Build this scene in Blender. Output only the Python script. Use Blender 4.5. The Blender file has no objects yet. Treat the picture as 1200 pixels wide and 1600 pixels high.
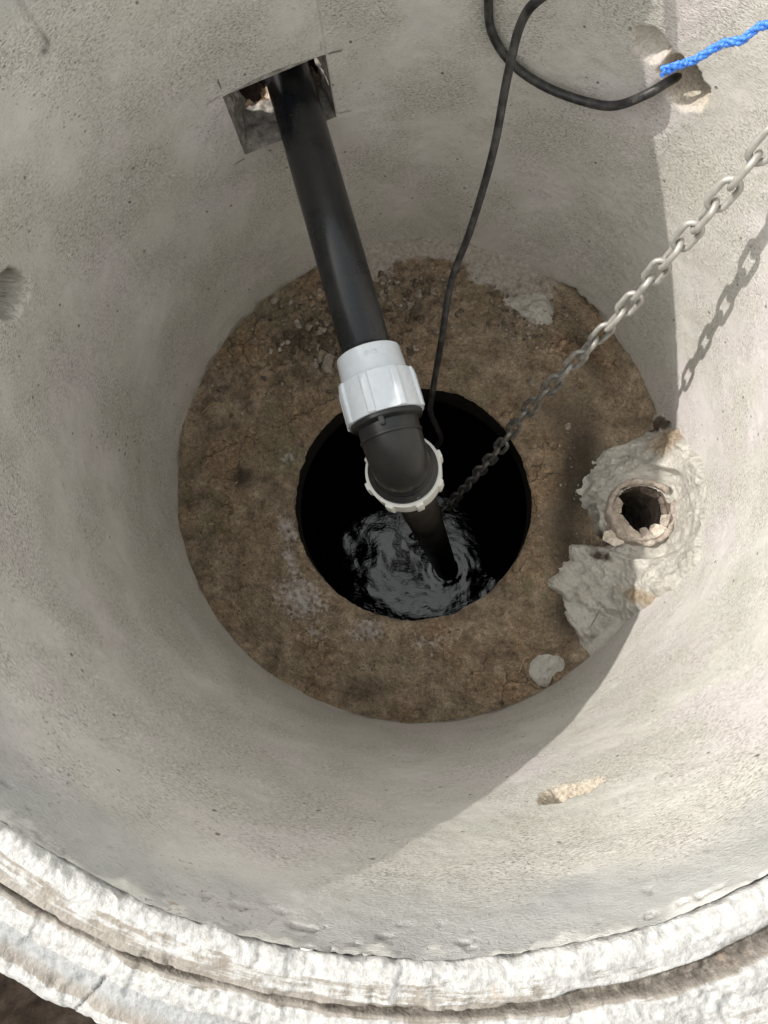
import bpy, bmesh, math, random
import numpy as np
from mathutils import Vector, Matrix

random.seed(7)
rng = np.random.default_rng(11)
S = bpy.context.scene
COL = S.collection
PI = math.pi

# ------------------------------------------------------------------ camera, sky, sun, exposure
H = 0.884            # height of the concrete ring above its base slab
R0 = 0.5             # inner radius of the ring
SUN_AZ, SUN_EL = math.radians(165.5), math.radians(40.3)

cam = bpy.data.cameras.new("camera")
camo = bpy.data.objects.new("camera", cam)
COL.objects.link(camo)
cam.sensor_fit = 'VERTICAL'
cam.sensor_height = 24.0
cam.lens = 1016.44 / 1600 * 24.0
cam.clip_start = 0.01
cam.clip_end = 400
M = Matrix(((0.99828536, 0.00890755, 0.05785316, 0.011821),
            (0.0, 0.98835355, -0.1521751, -0.289115),
            (-0.05853488, 0.15191418, 0.98665888, 1.314194),
            (0, 0, 0, 1)))
camo.matrix_world = M
S.camera = camo

world = bpy.data.worlds.new("World")
S.world = world
world.use_nodes = True
wn = world.node_tree
wn.nodes.clear()
sky = wn.nodes.new("ShaderNodeTexSky")
sky.sky_type = 'NISHITA'
sky.sun_disc = False
sky.sun_elevation = SUN_EL
sky.sun_rotation = math.atan2(math.cos(SUN_AZ), math.sin(SUN_AZ))
sky.air_density = 4.6
sky.dust_density = 2.0
sky.ozone_density = 1.0
hs = wn.nodes.new("ShaderNodeHueSaturation")
hs.inputs['Saturation'].default_value = 0.13
bg = wn.nodes.new("ShaderNodeBackground")
bg.inputs['Strength'].default_value = 0.15
wo = wn.nodes.new("ShaderNodeOutputWorld")
wn.links.new(sky.outputs[0], hs.inputs['Color'])
wn.links.new(hs.outputs[0], bg.inputs['Color'])
wn.links.new(bg.outputs[0], wo.inputs['Surface'])

sl = bpy.data.lights.new("sun", 'SUN')
sl.energy = 2.0
sl.angle = math.radians(0.5)
sl.color = (1.0, 0.96, 0.90)
so = bpy.data.objects.new("sun", sl)
COL.objects.link(so)
sd = Vector((math.cos(SUN_AZ) * math.cos(SUN_EL), math.sin(SUN_AZ) * math.cos(SUN_EL), math.sin(SUN_EL)))
so.rotation_euler = sd.to_track_quat('Z', 'Y').to_euler()
so.location = (-4, 1, 4)

S.view_settings.view_transform = 'Standard'
S.view_settings.look = 'None'
S.view_settings.exposure = 0.92
S.view_settings.gamma = 1.0
S.view_settings.use_curve_mapping = False
try:
    S.cycles.max_bounces = 12
    S.cycles.diffuse_bounces = 7
    S.cycles.caustics_reflective = False
    S.cycles.caustics_refractive = False
except Exception:
    pass

# ------------------------------------------------------------------ numpy noise
def _h(ix, iy, iz, seed):
    with np.errstate(over='ignore'):
        n = (ix.astype(np.uint32) * np.uint32(374761393) + iy.astype(np.uint32) * np.uint32(668265263)
             + iz.astype(np.uint32) * np.uint32(2147483647) + np.uint32(seed * 974634 + 12345))
        n = (n ^ (n >> np.uint32(13))) * np.uint32(1274126177)
        n = n ^ (n >> np.uint32(16))
        n = (n * np.uint32(2246822519)) ^ (n >> np.uint32(11))
    return (n & np.uint32(0xFFFFFF)).astype(np.float64) / float(0xFFFFFF)

def vnoise(P, scale, seed=0):
    Q = np.asarray(P, float) * scale + 1000.0
    i = np.floor(Q).astype(np.int64)
    f = Q - i
    f = f * f * f * (f * (f * 6 - 15) + 10)
    out = 0
    for dx in (0, 1):
        wx = f[..., 0] if dx else 1 - f[..., 0]
        for dy in (0, 1):
            wy = f[..., 1] if dy else 1 - f[..., 1]
            for dz in (0, 1):
                wz = f[..., 2] if dz else 1 - f[..., 2]
                out = out + wx * wy * wz * _h(i[..., 0] + dx, i[..., 1] + dy, i[..., 2] + dz, seed)
    return out * 2 - 1

def fbm(P, scale, octv=4, seed=0, gain=0.5):
    a, s, o = 1.0, scale, 0
    for k in range(octv):
        o = o + a * vnoise(P, s, seed + k)
        a *= gain
        s *= 2.03
    return o

def sstep(a, b, x):
    t = np.clip((x - a) / (b - a), 0, 1)
    return t * t * (3 - 2 * t)

# ------------------------------------------------------------------ mesh helpers
def link(name, me, parent=None, mat=None):
    o = bpy.data.objects.new(name, me)
    COL.objects.link(o)
    if mat is not None and me is not None:
        me.materials.clear()
        me.materials.append(mat)
    if parent is not None:
        o.parent = parent
    return o

def mesh_from(name, V, F, smooth=True):
    me = bpy.data.meshes.new(name)
    V = np.asarray(V, np.float32).reshape(-1, 3)
    F = np.asarray(F, np.int32)
    if F.ndim == 2:
        n, k = F.shape
        me.vertices.add(len(V))
        me.vertices.foreach_set("co", V.ravel())
        me.loops.add(n * k)
        me.loops.foreach_set("vertex_index", F.ravel())
        me.polygons.add(n)
        me.polygons.foreach_set("loop_start", np.arange(0, n * k, k, dtype=np.int32))
        me.update(calc_edges=True)
        me.validate()
    if smooth:
        me.polygons.foreach_set("use_smooth", np.ones(len(me.polygons), bool))
    me.update()
    return me

def grid_faces(nu, nv, closed=False, keep=None):
    """vertices indexed u*nv+v ; u is the long way round"""
    uu = np.arange(nu if closed else nu - 1)
    vv = np.arange(nv - 1)
    U, Vv = np.meshgrid(uu, vv, indexing='ij')
    U2 = (U + 1) % nu
    F = np.stack([U * nv + Vv, U2 * nv + Vv, U2 * nv + Vv + 1, U * nv + Vv + 1], -1)
    if keep is not None:
        F = F[keep]
    return F.reshape(-1, 4)

def add_attr(me, name, vals):
    a = me.attributes.new(name, 'FLOAT', 'POINT')
    a.data.foreach_set("value", np.asarray(vals, np.float32).ravel())

def frame(d):
    d = Vector(d).normalized()
    up = Vector((0, 0, 1)) if abs(d.z) < 0.9 else Vector((0, 1, 0))
    x = up.cross(d).normalized()
    y = d.cross(x)
    return x, y, d

def tube_mesh(name, pts, rad, sides=16, cap=True, twist=None):
    pts = [Vector(p) for p in pts]
    n = len(pts)
    if not hasattr(rad, '__len__'):
        rad = [rad] * n
    T = []
    for i in range(n):
        a = pts[max(i - 1, 0)]
        b = pts[min(i + 1, n - 1)]
        T.append((b - a).normalized())
    x, y, _ = frame(T[0])
    V = []
    for i in range(n):
        x = (x - T[i] * x.dot(T[i])).normalized()
        y = T[i].cross(x)
        for k in range(sides):
            a = 2 * PI * k / sides
            V.append(pts[i] + (x * math.cos(a) + y * math.sin(a)) * rad[i])
    F = []
    for i in range(n - 1):
        for k in range(sides):
            k2 = (k + 1) % sides
            F.append((i * sides + k, i * sides + k2, (i + 1) * sides + k2, (i + 1) * sides + k))
    me = bpy.data.meshes.new(name)
    if cap:
        F = F + [tuple(range(sides))[::-1], tuple(range((n - 1) * sides, n * sides))]
    me.from_pydata([tuple(v) for v in V], [], F)
    me.polygons.foreach_set("use_smooth", np.ones(len(me.polygons), bool))
    if cap:
        me.polygons[-1].use_smooth = False
        me.polygons[-2].use_smooth = False
    me.update()
    return me

def lathe_mesh(name, prof, origin, axis, seg=48, smooth=True, sharp=35):
    x, y, d = frame(axis)
    o = Vector(origin)
    V = []
    for (r, s) in prof:
        for k in range(seg):
            a = 2 * PI * k / seg
            V.append(tuple(o + d * s + (x * math.cos(a) + y * math.sin(a)) * r))
    F = []
    for i in range(len(prof) - 1):
        for k in range(seg):
            k2 = (k + 1) % seg
            F.append((i * seg + k, i * seg + k2, (i + 1) * seg + k2, (i + 1) * seg + k))
    me = bpy.data.meshes.new(name)
    me.from_pydata(V, [], F)
    bm = bmesh.new()
    bm.from_mesh(me)
    bmesh.ops.recalc_face_normals(bm, faces=bm.faces)
    for f in bm.faces:
        f.smooth = smooth
    for e in bm.edges:
        if len(e.link_faces) == 2 and e.calc_face_angle(0) > math.radians(sharp):
            e.smooth = False
    bm.to_mesh(me)
    bm.free()
    return me

def catmull(pts, sub=10):
    P = [Vector(p) for p in pts]
    P = [P[0] * 2 - P[1]] + P + [P[-1] * 2 - P[-2]]
    out = []
    for i in range(1, len(P) - 2):
        a, b, c, d = P[i - 1], P[i], P[i + 1], P[i + 2]
        for k in range(sub):
            t = k / sub
            out.append(0.5 * ((2 * b) + (c - a) * t + (2 * a - 5 * b + 4 * c - d) * t * t + (3 * b - a - 3 * c + d) * t ** 3))
    out.append(P[-2])
    return out

def tag(o, label, cat, group=None):
    o['label'] = label
    o['category'] = cat
    if group:
        o['group'] = group
    return o

def struct(o, kind='structure'):
    o['kind'] = kind
    return o

def thing(name, label, cat, loc=(0, 0, 0), group=None):
    o = bpy.data.objects.new(name, None)
    o.empty_display_size = 0.05
    COL.objects.link(o)
    o.location = loc
    tag(o, label, cat, group)
    return o

def child(name, me, parent, mat):
    """mesh built in world coordinates, parented to an empty that only translates"""
    o = link(name, me, parent, mat)
    p = parent
    off = Vector((0, 0, 0))
    while p is not None:
        off += p.location
        p = p.parent
    o.location = -off
    return o

def subchild(name, me, part, mat):
    o = link(name, me, part, mat)
    return o

# ------------------------------------------------------------------ materials
def newmat(name):
    m = bpy.data.materials.new(name)
    m.use_nodes = True
    nt = m.node_tree
    b = nt.nodes['Principled BSDF']
    return m, nt, b

class NT:
    def __init__(s, nt):
        s.nt = nt
    def n(s, t, **kw):
        x = s.nt.nodes.new(t)
        for k, v in kw.items():
            setattr(x, k, v)
        return x
    def l(s, a, b):
        s.nt.links.new(a, b)
    def noise(s, vec, scale, detail=4, rough=0.55, dist=0.0):
        x = s.n("ShaderNodeTexNoise")
        x.inputs['Scale'].default_value = scale
        x.inputs['Detail'].default_value = detail
        x.inputs['Roughness'].default_value = rough
        x.inputs['Distortion'].default_value = dist
        if vec is not None:
            s.l(vec, x.inputs['Vector'])
        return x.outputs['Fac']
    def voro(s, vec, scale, feature='F1', out='Distance'):
        x = s.n("ShaderNodeTexVoronoi", feature=feature)
        x.inputs['Scale'].default_value = scale
        s.l(vec, x.inputs['Vector'])
        return x.outputs[out]
    def ramp(s, fac, stops, interp='LINEAR'):
        x = s.n("ShaderNodeValToRGB")
        e = x.color_ramp.elements
        x.color_ramp.interpolation = interp
        while len(e) < len(stops):
            e.new(0.5)
        for el, (p, c) in zip(e, stops):
            el.position = p
            el.color = (c[0], c[1], c[2], 1) if hasattr(c, '__len__') else (c, c, c, 1)
        s.l(fac, x.inputs['Fac'])
        return x.outputs['Color']
    def mix(s, fac, a, b, mode='MIX'):
        x = s.n("ShaderNodeMix", data_type='RGBA', blend_type=mode)
        if hasattr(fac, 'node'):
            s.l(fac, x.inputs[0])
        else:
            x.inputs[0].default_value = fac
        for v, i in ((a, 6), (b, 7)):
            if hasattr(v, 'node'):
                s.l(v, x.inputs[i])
            else:
                x.inputs[i].default_value = (v[0], v[1], v[2], 1)
        return x.outputs[2]
    def math(s, op, a, b=0.0, clamp=False):
        x = s.n("ShaderNodeMath", operation=op, use_clamp=clamp)
        for v, i in ((a, 0), (b, 1)):
            if hasattr(v, 'node'):
                s.l(v, x.inputs[i])
            else:
                x.inputs[i].default_value = v
        return x.outputs[0]
    def attr(s, name):
        x = s.n("ShaderNodeAttribute", attribute_name=name)
        return x.outputs['Fac']
    def geo(s):
        return s.n("ShaderNodeNewGeometry").outputs['Position']
    def obj(s):
        return s.n("ShaderNodeTexCoord").outputs['Object']
    def uv(s):
        return s.n("ShaderNodeTexCoord").outputs['UV']
    def mapv(s, vec, scale=(1, 1, 1), rot=(0, 0, 0)):
        x = s.n("ShaderNodeMapping")
        x.inputs['Scale'].default_value = scale
        x.inputs['Rotation'].default_value = rot
        s.l(vec, x.inputs['Vector'])
        return x.outputs[0]
    def bump(s, h, strength=0.5, dist=0.01, prev=None):
        x = s.n("ShaderNodeBump")
        x.inputs['Strength'].default_value = strength
        x.inputs['Distance'].default_value = dist
        s.l(h, x.inputs['Height'])
        if prev is not None:
            s.l(prev, x.inputs['Normal'])
        return x.outputs[0]

def mat_wall():
    m, nt, b = newmat("cast_concrete")
    g = NT(nt)
    pos = g.obj()
    uv = g.uv()
    big = g.noise(pos, 4.0, 5, 0.6)
    mid = g.noise(pos, 17.0, 5, 0.62)
    fib = g.noise(g.mapv(uv, (1.0, 2.3, 1), (0, 0, 0.25)), 235.0, 4, 0.62, 0.8)
    fine = g.noise(pos, 420.0, 2, 0.6)
    c = g.ramp(big, [(0.30, (0.47, 0.450, 0.412)), (0.52, (0.55, 0.533, 0.497)), (0.72, (0.61, 0.597, 0.566))])
    c = g.mix(g.ramp(mid, [(0.35, 0.0), (0.7, 1.0)]), c, (0.49, 0.472, 0.435), 'MIX')
    # faint mauve and green blotches
    pk = g.noise(pos, 7.0, 4, 0.5)
    nt.nodes[-1].inputs['Vector'].default_value = (0, 0, 0)
    c = g.mix(g.ramp(pk, [(0.52, 0.0), (0.64, 0.6)]), c, (0.57, 0.520, 0.530))
    gr = g.noise(g.mapv(pos, (1, 1, 1), (1.1, 0.4, 2.0)), 5.0, 4, 0.55)
    c = g.mix(g.ramp(gr, [(0.53, 0.0), (0.68, 0.6)]), c, (0.465, 0.460, 0.405))
    # fibrous cement streaks, patchy
    patch = g.ramp(g.noise(g.mapv(pos, (1, 1, 1), (0.5, 2.1, 0.3)), 9.0, 4, 0.6), [(0.36, 0.12), (0.58, 1.0)])
    fd = g.ramp(fib, [(0.38, 0.0), (0.47, 0.6), (0.62, 1.0)])
    dark = g.mix(1.0, c, (0.52, 0.505, 0.485), 'MULTIPLY')
    lite = g.mix(1.0, c, (1.16, 1.16, 1.15), 'MULTIPLY')
    cc = g.mix(fd, dark, lite)
    c = g.mix(patch, c, cc)
    # pin holes and dark flecks
    fl = g.noise(g.mapv(pos, (1, 1, 1), (0.9, 0.1, 0.7)), 230.0, 3, 0.6)
    sparse = g.ramp(g.noise(pos, 11.0, 3, 0.6), [(0.48, 0.0), (0.66, 1.0)])
    flm = g.math('MULTIPLY', g.ramp(fl, [(0.62, 0.0), (0.68, 0.8)]), sparse)
    vx = g.n("ShaderNodeTexVoronoi", feature='F1')
    vx.inputs['Scale'].default_value = 62.0
    g.l(pos, vx.inputs['Vector'])
    sepc = g.n("ShaderNodeSeparateColor")
    g.l(vx.outputs['Color'], sepc.inputs[0])
    hole = g.math('MULTIPLY', g.ramp(vx.outputs['Distance'], [(0.10, 1.0), (0.17, 0.0)]), g.ramp(sepc.outputs[0], [(0.92, 0.0), (0.94, 0.85)]))
    flm = g.math('MAXIMUM', flm, hole)
    c = g.mix(flm, c, (0.14, 0.135, 0.12))
    # attributes: smooth grey cement under the rim, broken pale aggregate in the chips, saw dust
    cem = g.attr("cement")
    c = g.mix(g.math('MULTIPLY', cem, 0.85), c, g.ramp(mid, [(0.3, (0.30, 0.305, 0.302)), (0.7, (0.41, 0.41, 0.403))]))
    chip = g.attr("chip")
    c = g.mix(chip, c, g.ramp(fl, [(0.3, (0.27, 0.22, 0.165)), (0.55, (0.47, 0.41, 0.33)), (0.75, (0.58, 0.53, 0.45))]))
    st = g.attr("stain_shade")
    c = g.mix(st, c, (0.060, 0.051, 0.041))
    pl = g.attr("pale")
    c = g.mix(pl, c, (0.62, 0.61, 0.575))
    c = g.mix(1.0, c, (1.13, 1.13, 1.13), 'MULTIPLY')
    g.l(c, b.inputs['Base Color'])
    b.inputs['Roughness'].default_value = 0.85
    b.inputs['Specular IOR Level'].default_value = 0.35
    n1 = g.bump(g.math('MULTIPLY', fib, g.math('ADD', patch, 0.35)), 0.65, 0.0028)
    n2 = g.bump(fine, 0.22, 0.0012, n1)
    n3 = g.bump(g.math('SUBTRACT', 1.0, flm), 0.6, 0.003, n2)
    n4 = g.bump(g.math('MULTIPLY', chip, fl), 0.6, 0.006, n3)
    g.l(n4, b.inputs['Normal'])
    return m

def mat_rim():
    m, nt, b = newmat("limewashed_rim")
    g = NT(nt)
    pos = g.obj()
    w = g.attr("white")
    gv = g.attr("groove")
    n1 = g.noise(pos, 60, 5, 0.65)
    n2 = g.noise(pos, 190, 4, 0.6)
    base = g.ramp(n1, [(0.3, (0.20, 0.178, 0.15)), (0.5, (0.275, 0.25, 0.22)), (0.72, (0.345, 0.322, 0.29))])
    grey = g.ramp(n2, [(0.3, (0.26, 0.265, 0.268)), (0.7, (0.38, 0.384, 0.386))])
    base = g.mix(g.attr("grey"), base, grey)
    white = g.ramp(n2, [(0.28, (0.30, 0.293, 0.28)), (0.45, (0.41, 0.404, 0.392)), (0.62, (0.49, 0.485, 0.475))])
    stk = g.noise(g.uv(), 1.0, 5, 0.6)
    k = g.math('ADD', w, g.math('MULTIPLY', g.math('SUBTRACT', n1, 0.5), 1.1))
    k = g.math('ADD', k, g.math('MULTIPLY', g.math('SUBTRACT', stk, 0.5), 1.8))
    k = g.ramp(k, [(0.38, 0.0), (0.58, 1.0)])
    c = g.mix(k, base, white)
    soil = g.ramp(n2, [(0.3, (0.065, 0.055, 0.045)), (0.55, (0.155, 0.135, 0.115)), (0.75, (0.33, 0.305, 0.27))])
    c = g.mix(gv, c, soil)
    br = g.ramp(g.noise(g.mapv(pos, (1, 1, 1), (0.3, 1.2, 0.1)), 33, 4, 0.6), [(0.66, 0.0), (0.74, 0.7)])
    c = g.mix(br, c, (0.44, 0.33, 0.24))
    c = g.mix(g.attr("crack"), c, (0.06, 0.055, 0.05))
    g.l(c, b.inputs['Base Color'])
    b.inputs['Roughness'].default_value = 0.45
    b.inputs['Specular IOR Level'].default_value = 0.25
    n = g.bump(n2, 0.5, 0.003)
    n = g.bump(n1, 0.5, 0.006, n)
    g.l(n, b.inputs['Normal'])
    return m

def mat_floor():
    m, nt, b = newmat("muddy_slab")
    g = NT(nt)
    pos = g.obj()
    n0 = g.noise(pos, 6, 5, 0.6)
    n1 = g.noise(pos, 26, 6, 0.68)
    n2 = g.noise(pos, 120, 4, 0.65)
    n3 = g.noise(g.mapv(pos, (1, 1, 1), (0.4, 1.3, 2.2)), 310, 2, 0.6)
    c = g.ramp(n1, [(0.26, (0.060, 0.047, 0.034)), (0.44, (0.140, 0.112, 0.082)), (0.58, (0.215, 0.176, 0.132)), (0.74, (0.32, 0.275, 0.215))])
    c = g.mix(g.ramp(n0, [(0.46, 0.0), (0.66, 0.65)]), c, g.ramp(n2, [(0.3, (0.115, 0.076, 0.047)), (0.7, (0.26, 0.18, 0.115))]))
    gr = g.noise(g.mapv(pos, (1, 1, 1), (1.4, 0.3, 0.9)), 9, 4, 0.6)
    c = g.mix(g.ramp(gr, [(0.54, 0.0), (0.7, 0.6)]), c, (0.105, 0.105, 0.066))
    c = g.mix(g.ramp(n3, [(0.42, 0.0), (0.68, 0.55)]), c, g.mix(1.0, c, (1.55, 1.5, 1.42), 'MULTIPLY'))
    c = g.mix(g.ramp(n3, [(0.30, 0.6), (0.42, 0.0)]), c, (0.03, 0.024, 0.018))
    c = g.mix(g.ramp(n2, [(0.30, 0.6), (0.44, 0.0)]), c, g.mix(1.0, c, (0.42, 0.40, 0.38), 'MULTIPLY'))
    c = g.mix(g.ramp(n2, [(0.54, 0.0), (0.70, 0.75)]), c, g.mix(1.0, c, (1.6, 1.55, 1.5), 'MULTIPLY'))
    vk = g.n("ShaderNodeTexVoronoi", feature='DISTANCE_TO_EDGE')
    vk.inputs['Scale'].default_value = 13.0
    dst = g.n("ShaderNodeVectorMath", operation='ADD')
    nzv = g.n("ShaderNodeTexNoise")
    nzv.inputs['Scale'].default_value = 24.0
    nzv.inputs['Detail'].default_value = 4.0
    g.l(pos, nzv.inputs['Vector'])
    scl = g.n("ShaderNodeVectorMath", operation='SCALE')
    scl.inputs['Scale'].default_value = 0.07
    g.l(nzv.outputs['Color'], scl.inputs[0])
    g.l(pos, dst.inputs[0])
    g.l(scl.outputs[0], dst.inputs[1])
    g.l(dst.outputs[0], vk.inputs['Vector'])
    crk = g.math('MULTIPLY', g.ramp(vk.outputs['Distance'], [(0.0, 1.0), (0.035, 0.0)]), g.ramp(n0, [(0.48, 0.0), (0.6, 0.8)]))
    c = g.mix(crk, c, (0.022, 0.017, 0.013))
    c = g.mix(1.0, c, (1.30, 1.265, 1.21), 'MULTIPLY')
    wet = g.attr("wet")
    wk = g.ramp(g.math('ADD', wet, g.math('MULTIPLY', g.math('SUBTRACT', n1, 0.5), 0.9)), [(0.25, 0.0), (0.75, 0.85)])
    c = g.mix(wk, c, (0.030, 0.023, 0.017))
    pale = g.attr("pale")
    pk = g.ramp(g.math('ADD', pale, g.math('MULTIPLY', g.math('SUBTRACT', n1, 0.5), 1.3)), [(0.40, 0.0), (0.62, 1.0)])
    c = g.mix(pk, c, g.ramp(n2, [(0.3, (0.30, 0.265, 0.23)), (0.7, (0.52, 0.48, 0.435))]))
    lime = g.attr("lime")
    vo = g.voro(pos, 85.0, 'SMOOTH_F1')
    lk = g.math('MULTIPLY', g.ramp(g.math('ADD', lime, g.math('MULTIPLY', g.math('SUBTRACT', n2, 0.5), 1.6)), [(0.45, 0.0), (0.75, 0.9)]), g.ramp(vo, [(0.25, 0.25), (0.6, 1.0)]))
    c = g.mix(lk, c, (0.50, 0.465, 0.45))
    g.l(c, b.inputs['Base Color'])
    b.inputs['Roughness'].default_value = 0.88
    b.inputs['Specular IOR Level'].default_value = 0.3
    n = g.bump(n2, 0.8, 0.006)
    n = g.bump(n3, 0.6, 0.003, n)
    g.l(n, b.inputs['Normal'])
    return m

def mat_earth(name, dark, mid, lite, scale=40, bump=0.7):
    m, nt, b = newmat(name)
    g = NT(nt)
    pos = g.obj()
    n1 = g.noise(pos, scale, 6, 0.68)
    n2 = g.noise(pos, scale * 4.5, 4, 0.65)
    c = g.ramp(n1, [(0.3, dark), (0.5, mid), (0.72, lite)])
    c = g.mix(g.ramp(n2, [(0.4, 0.0), (0.7, 0.6)]), c, g.mix(1.0, c, (1.45, 1.42, 1.38), 'MULTIPLY'))
    c = g.mix(g.ramp(n2, [(0.28, 0.55), (0.42, 0.0)]), c, g.mix(1.0, c, (0.4, 0.38, 0.36), 'MULTIPLY'))
    g.l(c, b.inputs['Base Color'])
    b.inputs['Roughness'].default_value = 0.92
    b.inputs['Specular IOR Level'].default_value = 0.2
    n = g.bump(n1, bump, 0.2 / scale)
    n = g.bump(n2, bump, 0.06 / scale * 2, n)
    g.l(n, b.inputs['Normal'])
    return m

def mat_mortar():
    m, nt, b = newmat("trowelled_mortar")
    g = NT(nt)
    pos = g.obj()
    n1 = g.noise(pos, 30, 6, 0.65)
    n2 = g.noise(g.mapv(pos, (1.6, 0.8, 1), (0, 0, 0.8)), 120, 4, 0.65, 0.6)
    c = g.ramp(n1, [(0.28, (0.33, 0.312, 0.278)), (0.5, (0.465, 0.444, 0.398)), (0.72, (0.585, 0.56, 0.505))])
    c = g.mix(g.ramp(n2, [(0.32, 0.65), (0.46, 0.0)]), c, (0.24, 0.225, 0.20))
    da = g.attr("damp")
    dk = g.ramp(g.math('ADD', da, g.math('MULTIPLY', g.math('SUBTRACT', n1, 0.5), 1.2)), [(0.25, 0.0), (0.75, 0.85)])
    c = g.mix(dk, c, g.ramp(n2, [(0.3, (0.20, 0.145, 0.09)), (0.7, (0.34, 0.26, 0.17))]))
    mu = g.attr("mud")
    mk = g.ramp(g.math('ADD', mu, g.math('MULTIPLY', g.math('SUBTRACT', n1, 0.5), 0.8)), [(0.4, 0.0), (0.6, 1.0)])
    c = g.mix(mk, c, (0.075, 0.058, 0.044))
    g.l(c, b.inputs['Base Color'])
    b.inputs['Roughness'].default_value = 0.45
    b.inputs['Specular IOR Level'].default_value = 0.25
    n = g.bump(n2, 0.55, 0.004)
    n = g.bump(n1, 0.4, 0.006, n)
    g.l(n, b.inputs['Normal'])
    return m

def mat_plastic(name, col, rough, dust=0.0, dustcol=(0.3, 0.27, 0.23), spec=0.5, scale=30):
    m, nt, b = newmat(name)
    g = NT(nt)
    pos = g.obj()
    n1 = g.noise(pos, scale, 6, 0.65)
    n2 = g.noise(pos, scale * 9, 3, 0.6)
    c = g.mix(g.ramp(n2, [(0.35, 0.0), (0.7, 0.25)]), col, tuple(min(1, v * 1.35 + 0.004) for v in col))
    if dust > 0:
        dk = g.math('MULTIPLY', g.ramp(n1, [(0.44, 0.0), (0.74, 1.0)]), dust)
        sp = g.math('MULTIPLY', g.ramp(n2, [(0.64, 0.0), (0.72, 1.0)]), dust)
        dk = g.math('MAXIMUM', dk, sp)
        c = g.mix(dk, c, dustcol)
        r = g.math('ADD', g.math('MULTIPLY', dk, 0.4), rough, True)
        g.l(r, b.inputs['Roughness'])
    else:
        b.inputs['Roughness'].default_value = rough
    g.l(c, b.inputs['Base Color'])
    b.inputs['Specular IOR Level'].default_value = spec
    g.l(g.bump(n2, 0.06, 0.001), b.inputs['Normal'])
    return m

def mat_water():
    m, nt, b = newmat("black_sump_water")
    g = NT(nt)
    pos = g.obj()
    b.inputs['Base Color'].default_value = (0.0035, 0.0038, 0.0045, 1)
    b.inputs['Roughness'].default_value = 0.03
    b.inputs['IOR'].default_value = 1.62
    b.inputs['Specular IOR Level'].default_value = 0.6
    n1 = g.noise(pos, 22, 3, 0.5, 0.6)
    n2 = g.noise(g.mapv(pos, (1.0, 1.8, 1)), 75, 3, 0.55, 1.2)
    g.l(g.bump(n2, 0.065, 0.004, g.bump(n1, 0.05, 0.02)), b.inputs['Normal'])
    return m

def mat_metal(name):
    m, nt, b = newmat(name)
    g = NT(nt)
    pos = g.geo()
    n1 = g.noise(pos, 90, 5, 0.65)
    sep = g.n("ShaderNodeSeparateXYZ")
    g.l(pos, sep.inputs[0])
    n0 = g.noise(pos, 14, 3, 0.5)
    hgt = g.math('ADD', sep.outputs['Z'], g.math('MULTIPLY', g.math('SUBTRACT', n0, 0.5), 0.25))
    grime = g.ramp(hgt, [(0.16, 1.0), (0.36, 0.0)])      # mud left by the sump water on the lower links
    c = g.ramp(n1, [(0.3, (0.33, 0.315, 0.285)), (0.55, (0.45, 0.435, 0.40)), (0.75, (0.52, 0.505, 0.47))])
    c = g.mix(grime, c, g.ramp(n1, [(0.35, (0.09, 0.085, 0.075)), (0.7, (0.32, 0.31, 0.28))]))
    g.l(c, b.inputs['Base Color'])
    b.inputs['Metallic'].default_value = 0.35
    b.inputs['Roughness'].default_value = 0.48
    g.l(g.bump(n1, 0.25, 0.001), b.inputs['Normal'])
    return m

def mat_rope():
    m, nt, b = newmat("blue_twine")
    g = NT(nt)
    uv = g.uv()
    n = g.noise(g.obj(), 900, 2, 0.5)
    c = g.ramp(n, [(0.3, (0.015, 0.085, 0.42)), (0.6, (0.06, 0.24, 0.78)), (0.8, (0.25, 0.48, 0.92))])
    g.l(c, b.inputs['Base Color'])
    b.inputs['Roughness'].default_value = 0.42
    g.l(g.bump(n, 0.4, 0.001), b.inputs['Normal'])
    return m

M_WALL = mat_wall()
M_RIM = mat_rim()
M_FLOOR = mat_floor()
M_MORTAR = mat_mortar()
M_SOIL = mat_earth("dug_soil", (0.035, 0.026, 0.020), (0.085, 0.062, 0.047), (0.17, 0.13, 0.10), 26)
M_SAND = mat_earth("dry_sandy_soil", (0.16, 0.105, 0.07), (0.36, 0.27, 0.20), (0.58, 0.50, 0.42), 34)
M_STONE = mat_earth("dusty_stone", (0.17, 0.14, 0.11), (0.27, 0.235, 0.195), (0.38, 0.345, 0.30), 70, 0.4)
M_CLOD = mat_earth("earth_clod", (0.05, 0.038, 0.028), (0.10, 0.08, 0.06), (0.17, 0.14, 0.11), 80, 0.5)
M_DARK = mat_earth("shade_black_chamber_wall", (0.006, 0.006, 0.005), (0.012, 0.011, 0.010), (0.02, 0.018, 0.016), 20, 0.3)  # darkness of the shaded shaft put into the wall colour
M_CLAY = mat_earth("weathered_clay", (0.22, 0.18, 0.15), (0.37, 0.32, 0.272), (0.53, 0.48, 0.425), 55, 0.8)
M_CLAYIN = mat_earth("dark_clay_bore", (0.05, 0.04, 0.032), (0.15, 0.12, 0.10), (0.28, 0.24, 0.2), 50, 0.6)  # darker clay colour for the inside of the bore
M_SHARD = mat_earth("pale_shard", (0.38, 0.32, 0.26), (0.55, 0.485, 0.41), (0.70, 0.65, 0.58), 55, 0.4)
M_PIPE = mat_plastic("black_polyethylene", (0.006, 0.007, 0.009), 0.27, 0.14, (0.10, 0.09, 0.075), 0.5, 16)
M_ELBOW = mat_plastic("black_fitting_plastic", (0.011, 0.0115, 0.0125), 0.30, 0.18, (0.12, 0.105, 0.085), 0.5, 20)
M_OLD = mat_plastic("muddy_black_plastic", (0.012, 0.011, 0.010), 0.42, 0.5, (0.085, 0.072, 0.055), 0.5, 18)
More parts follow.
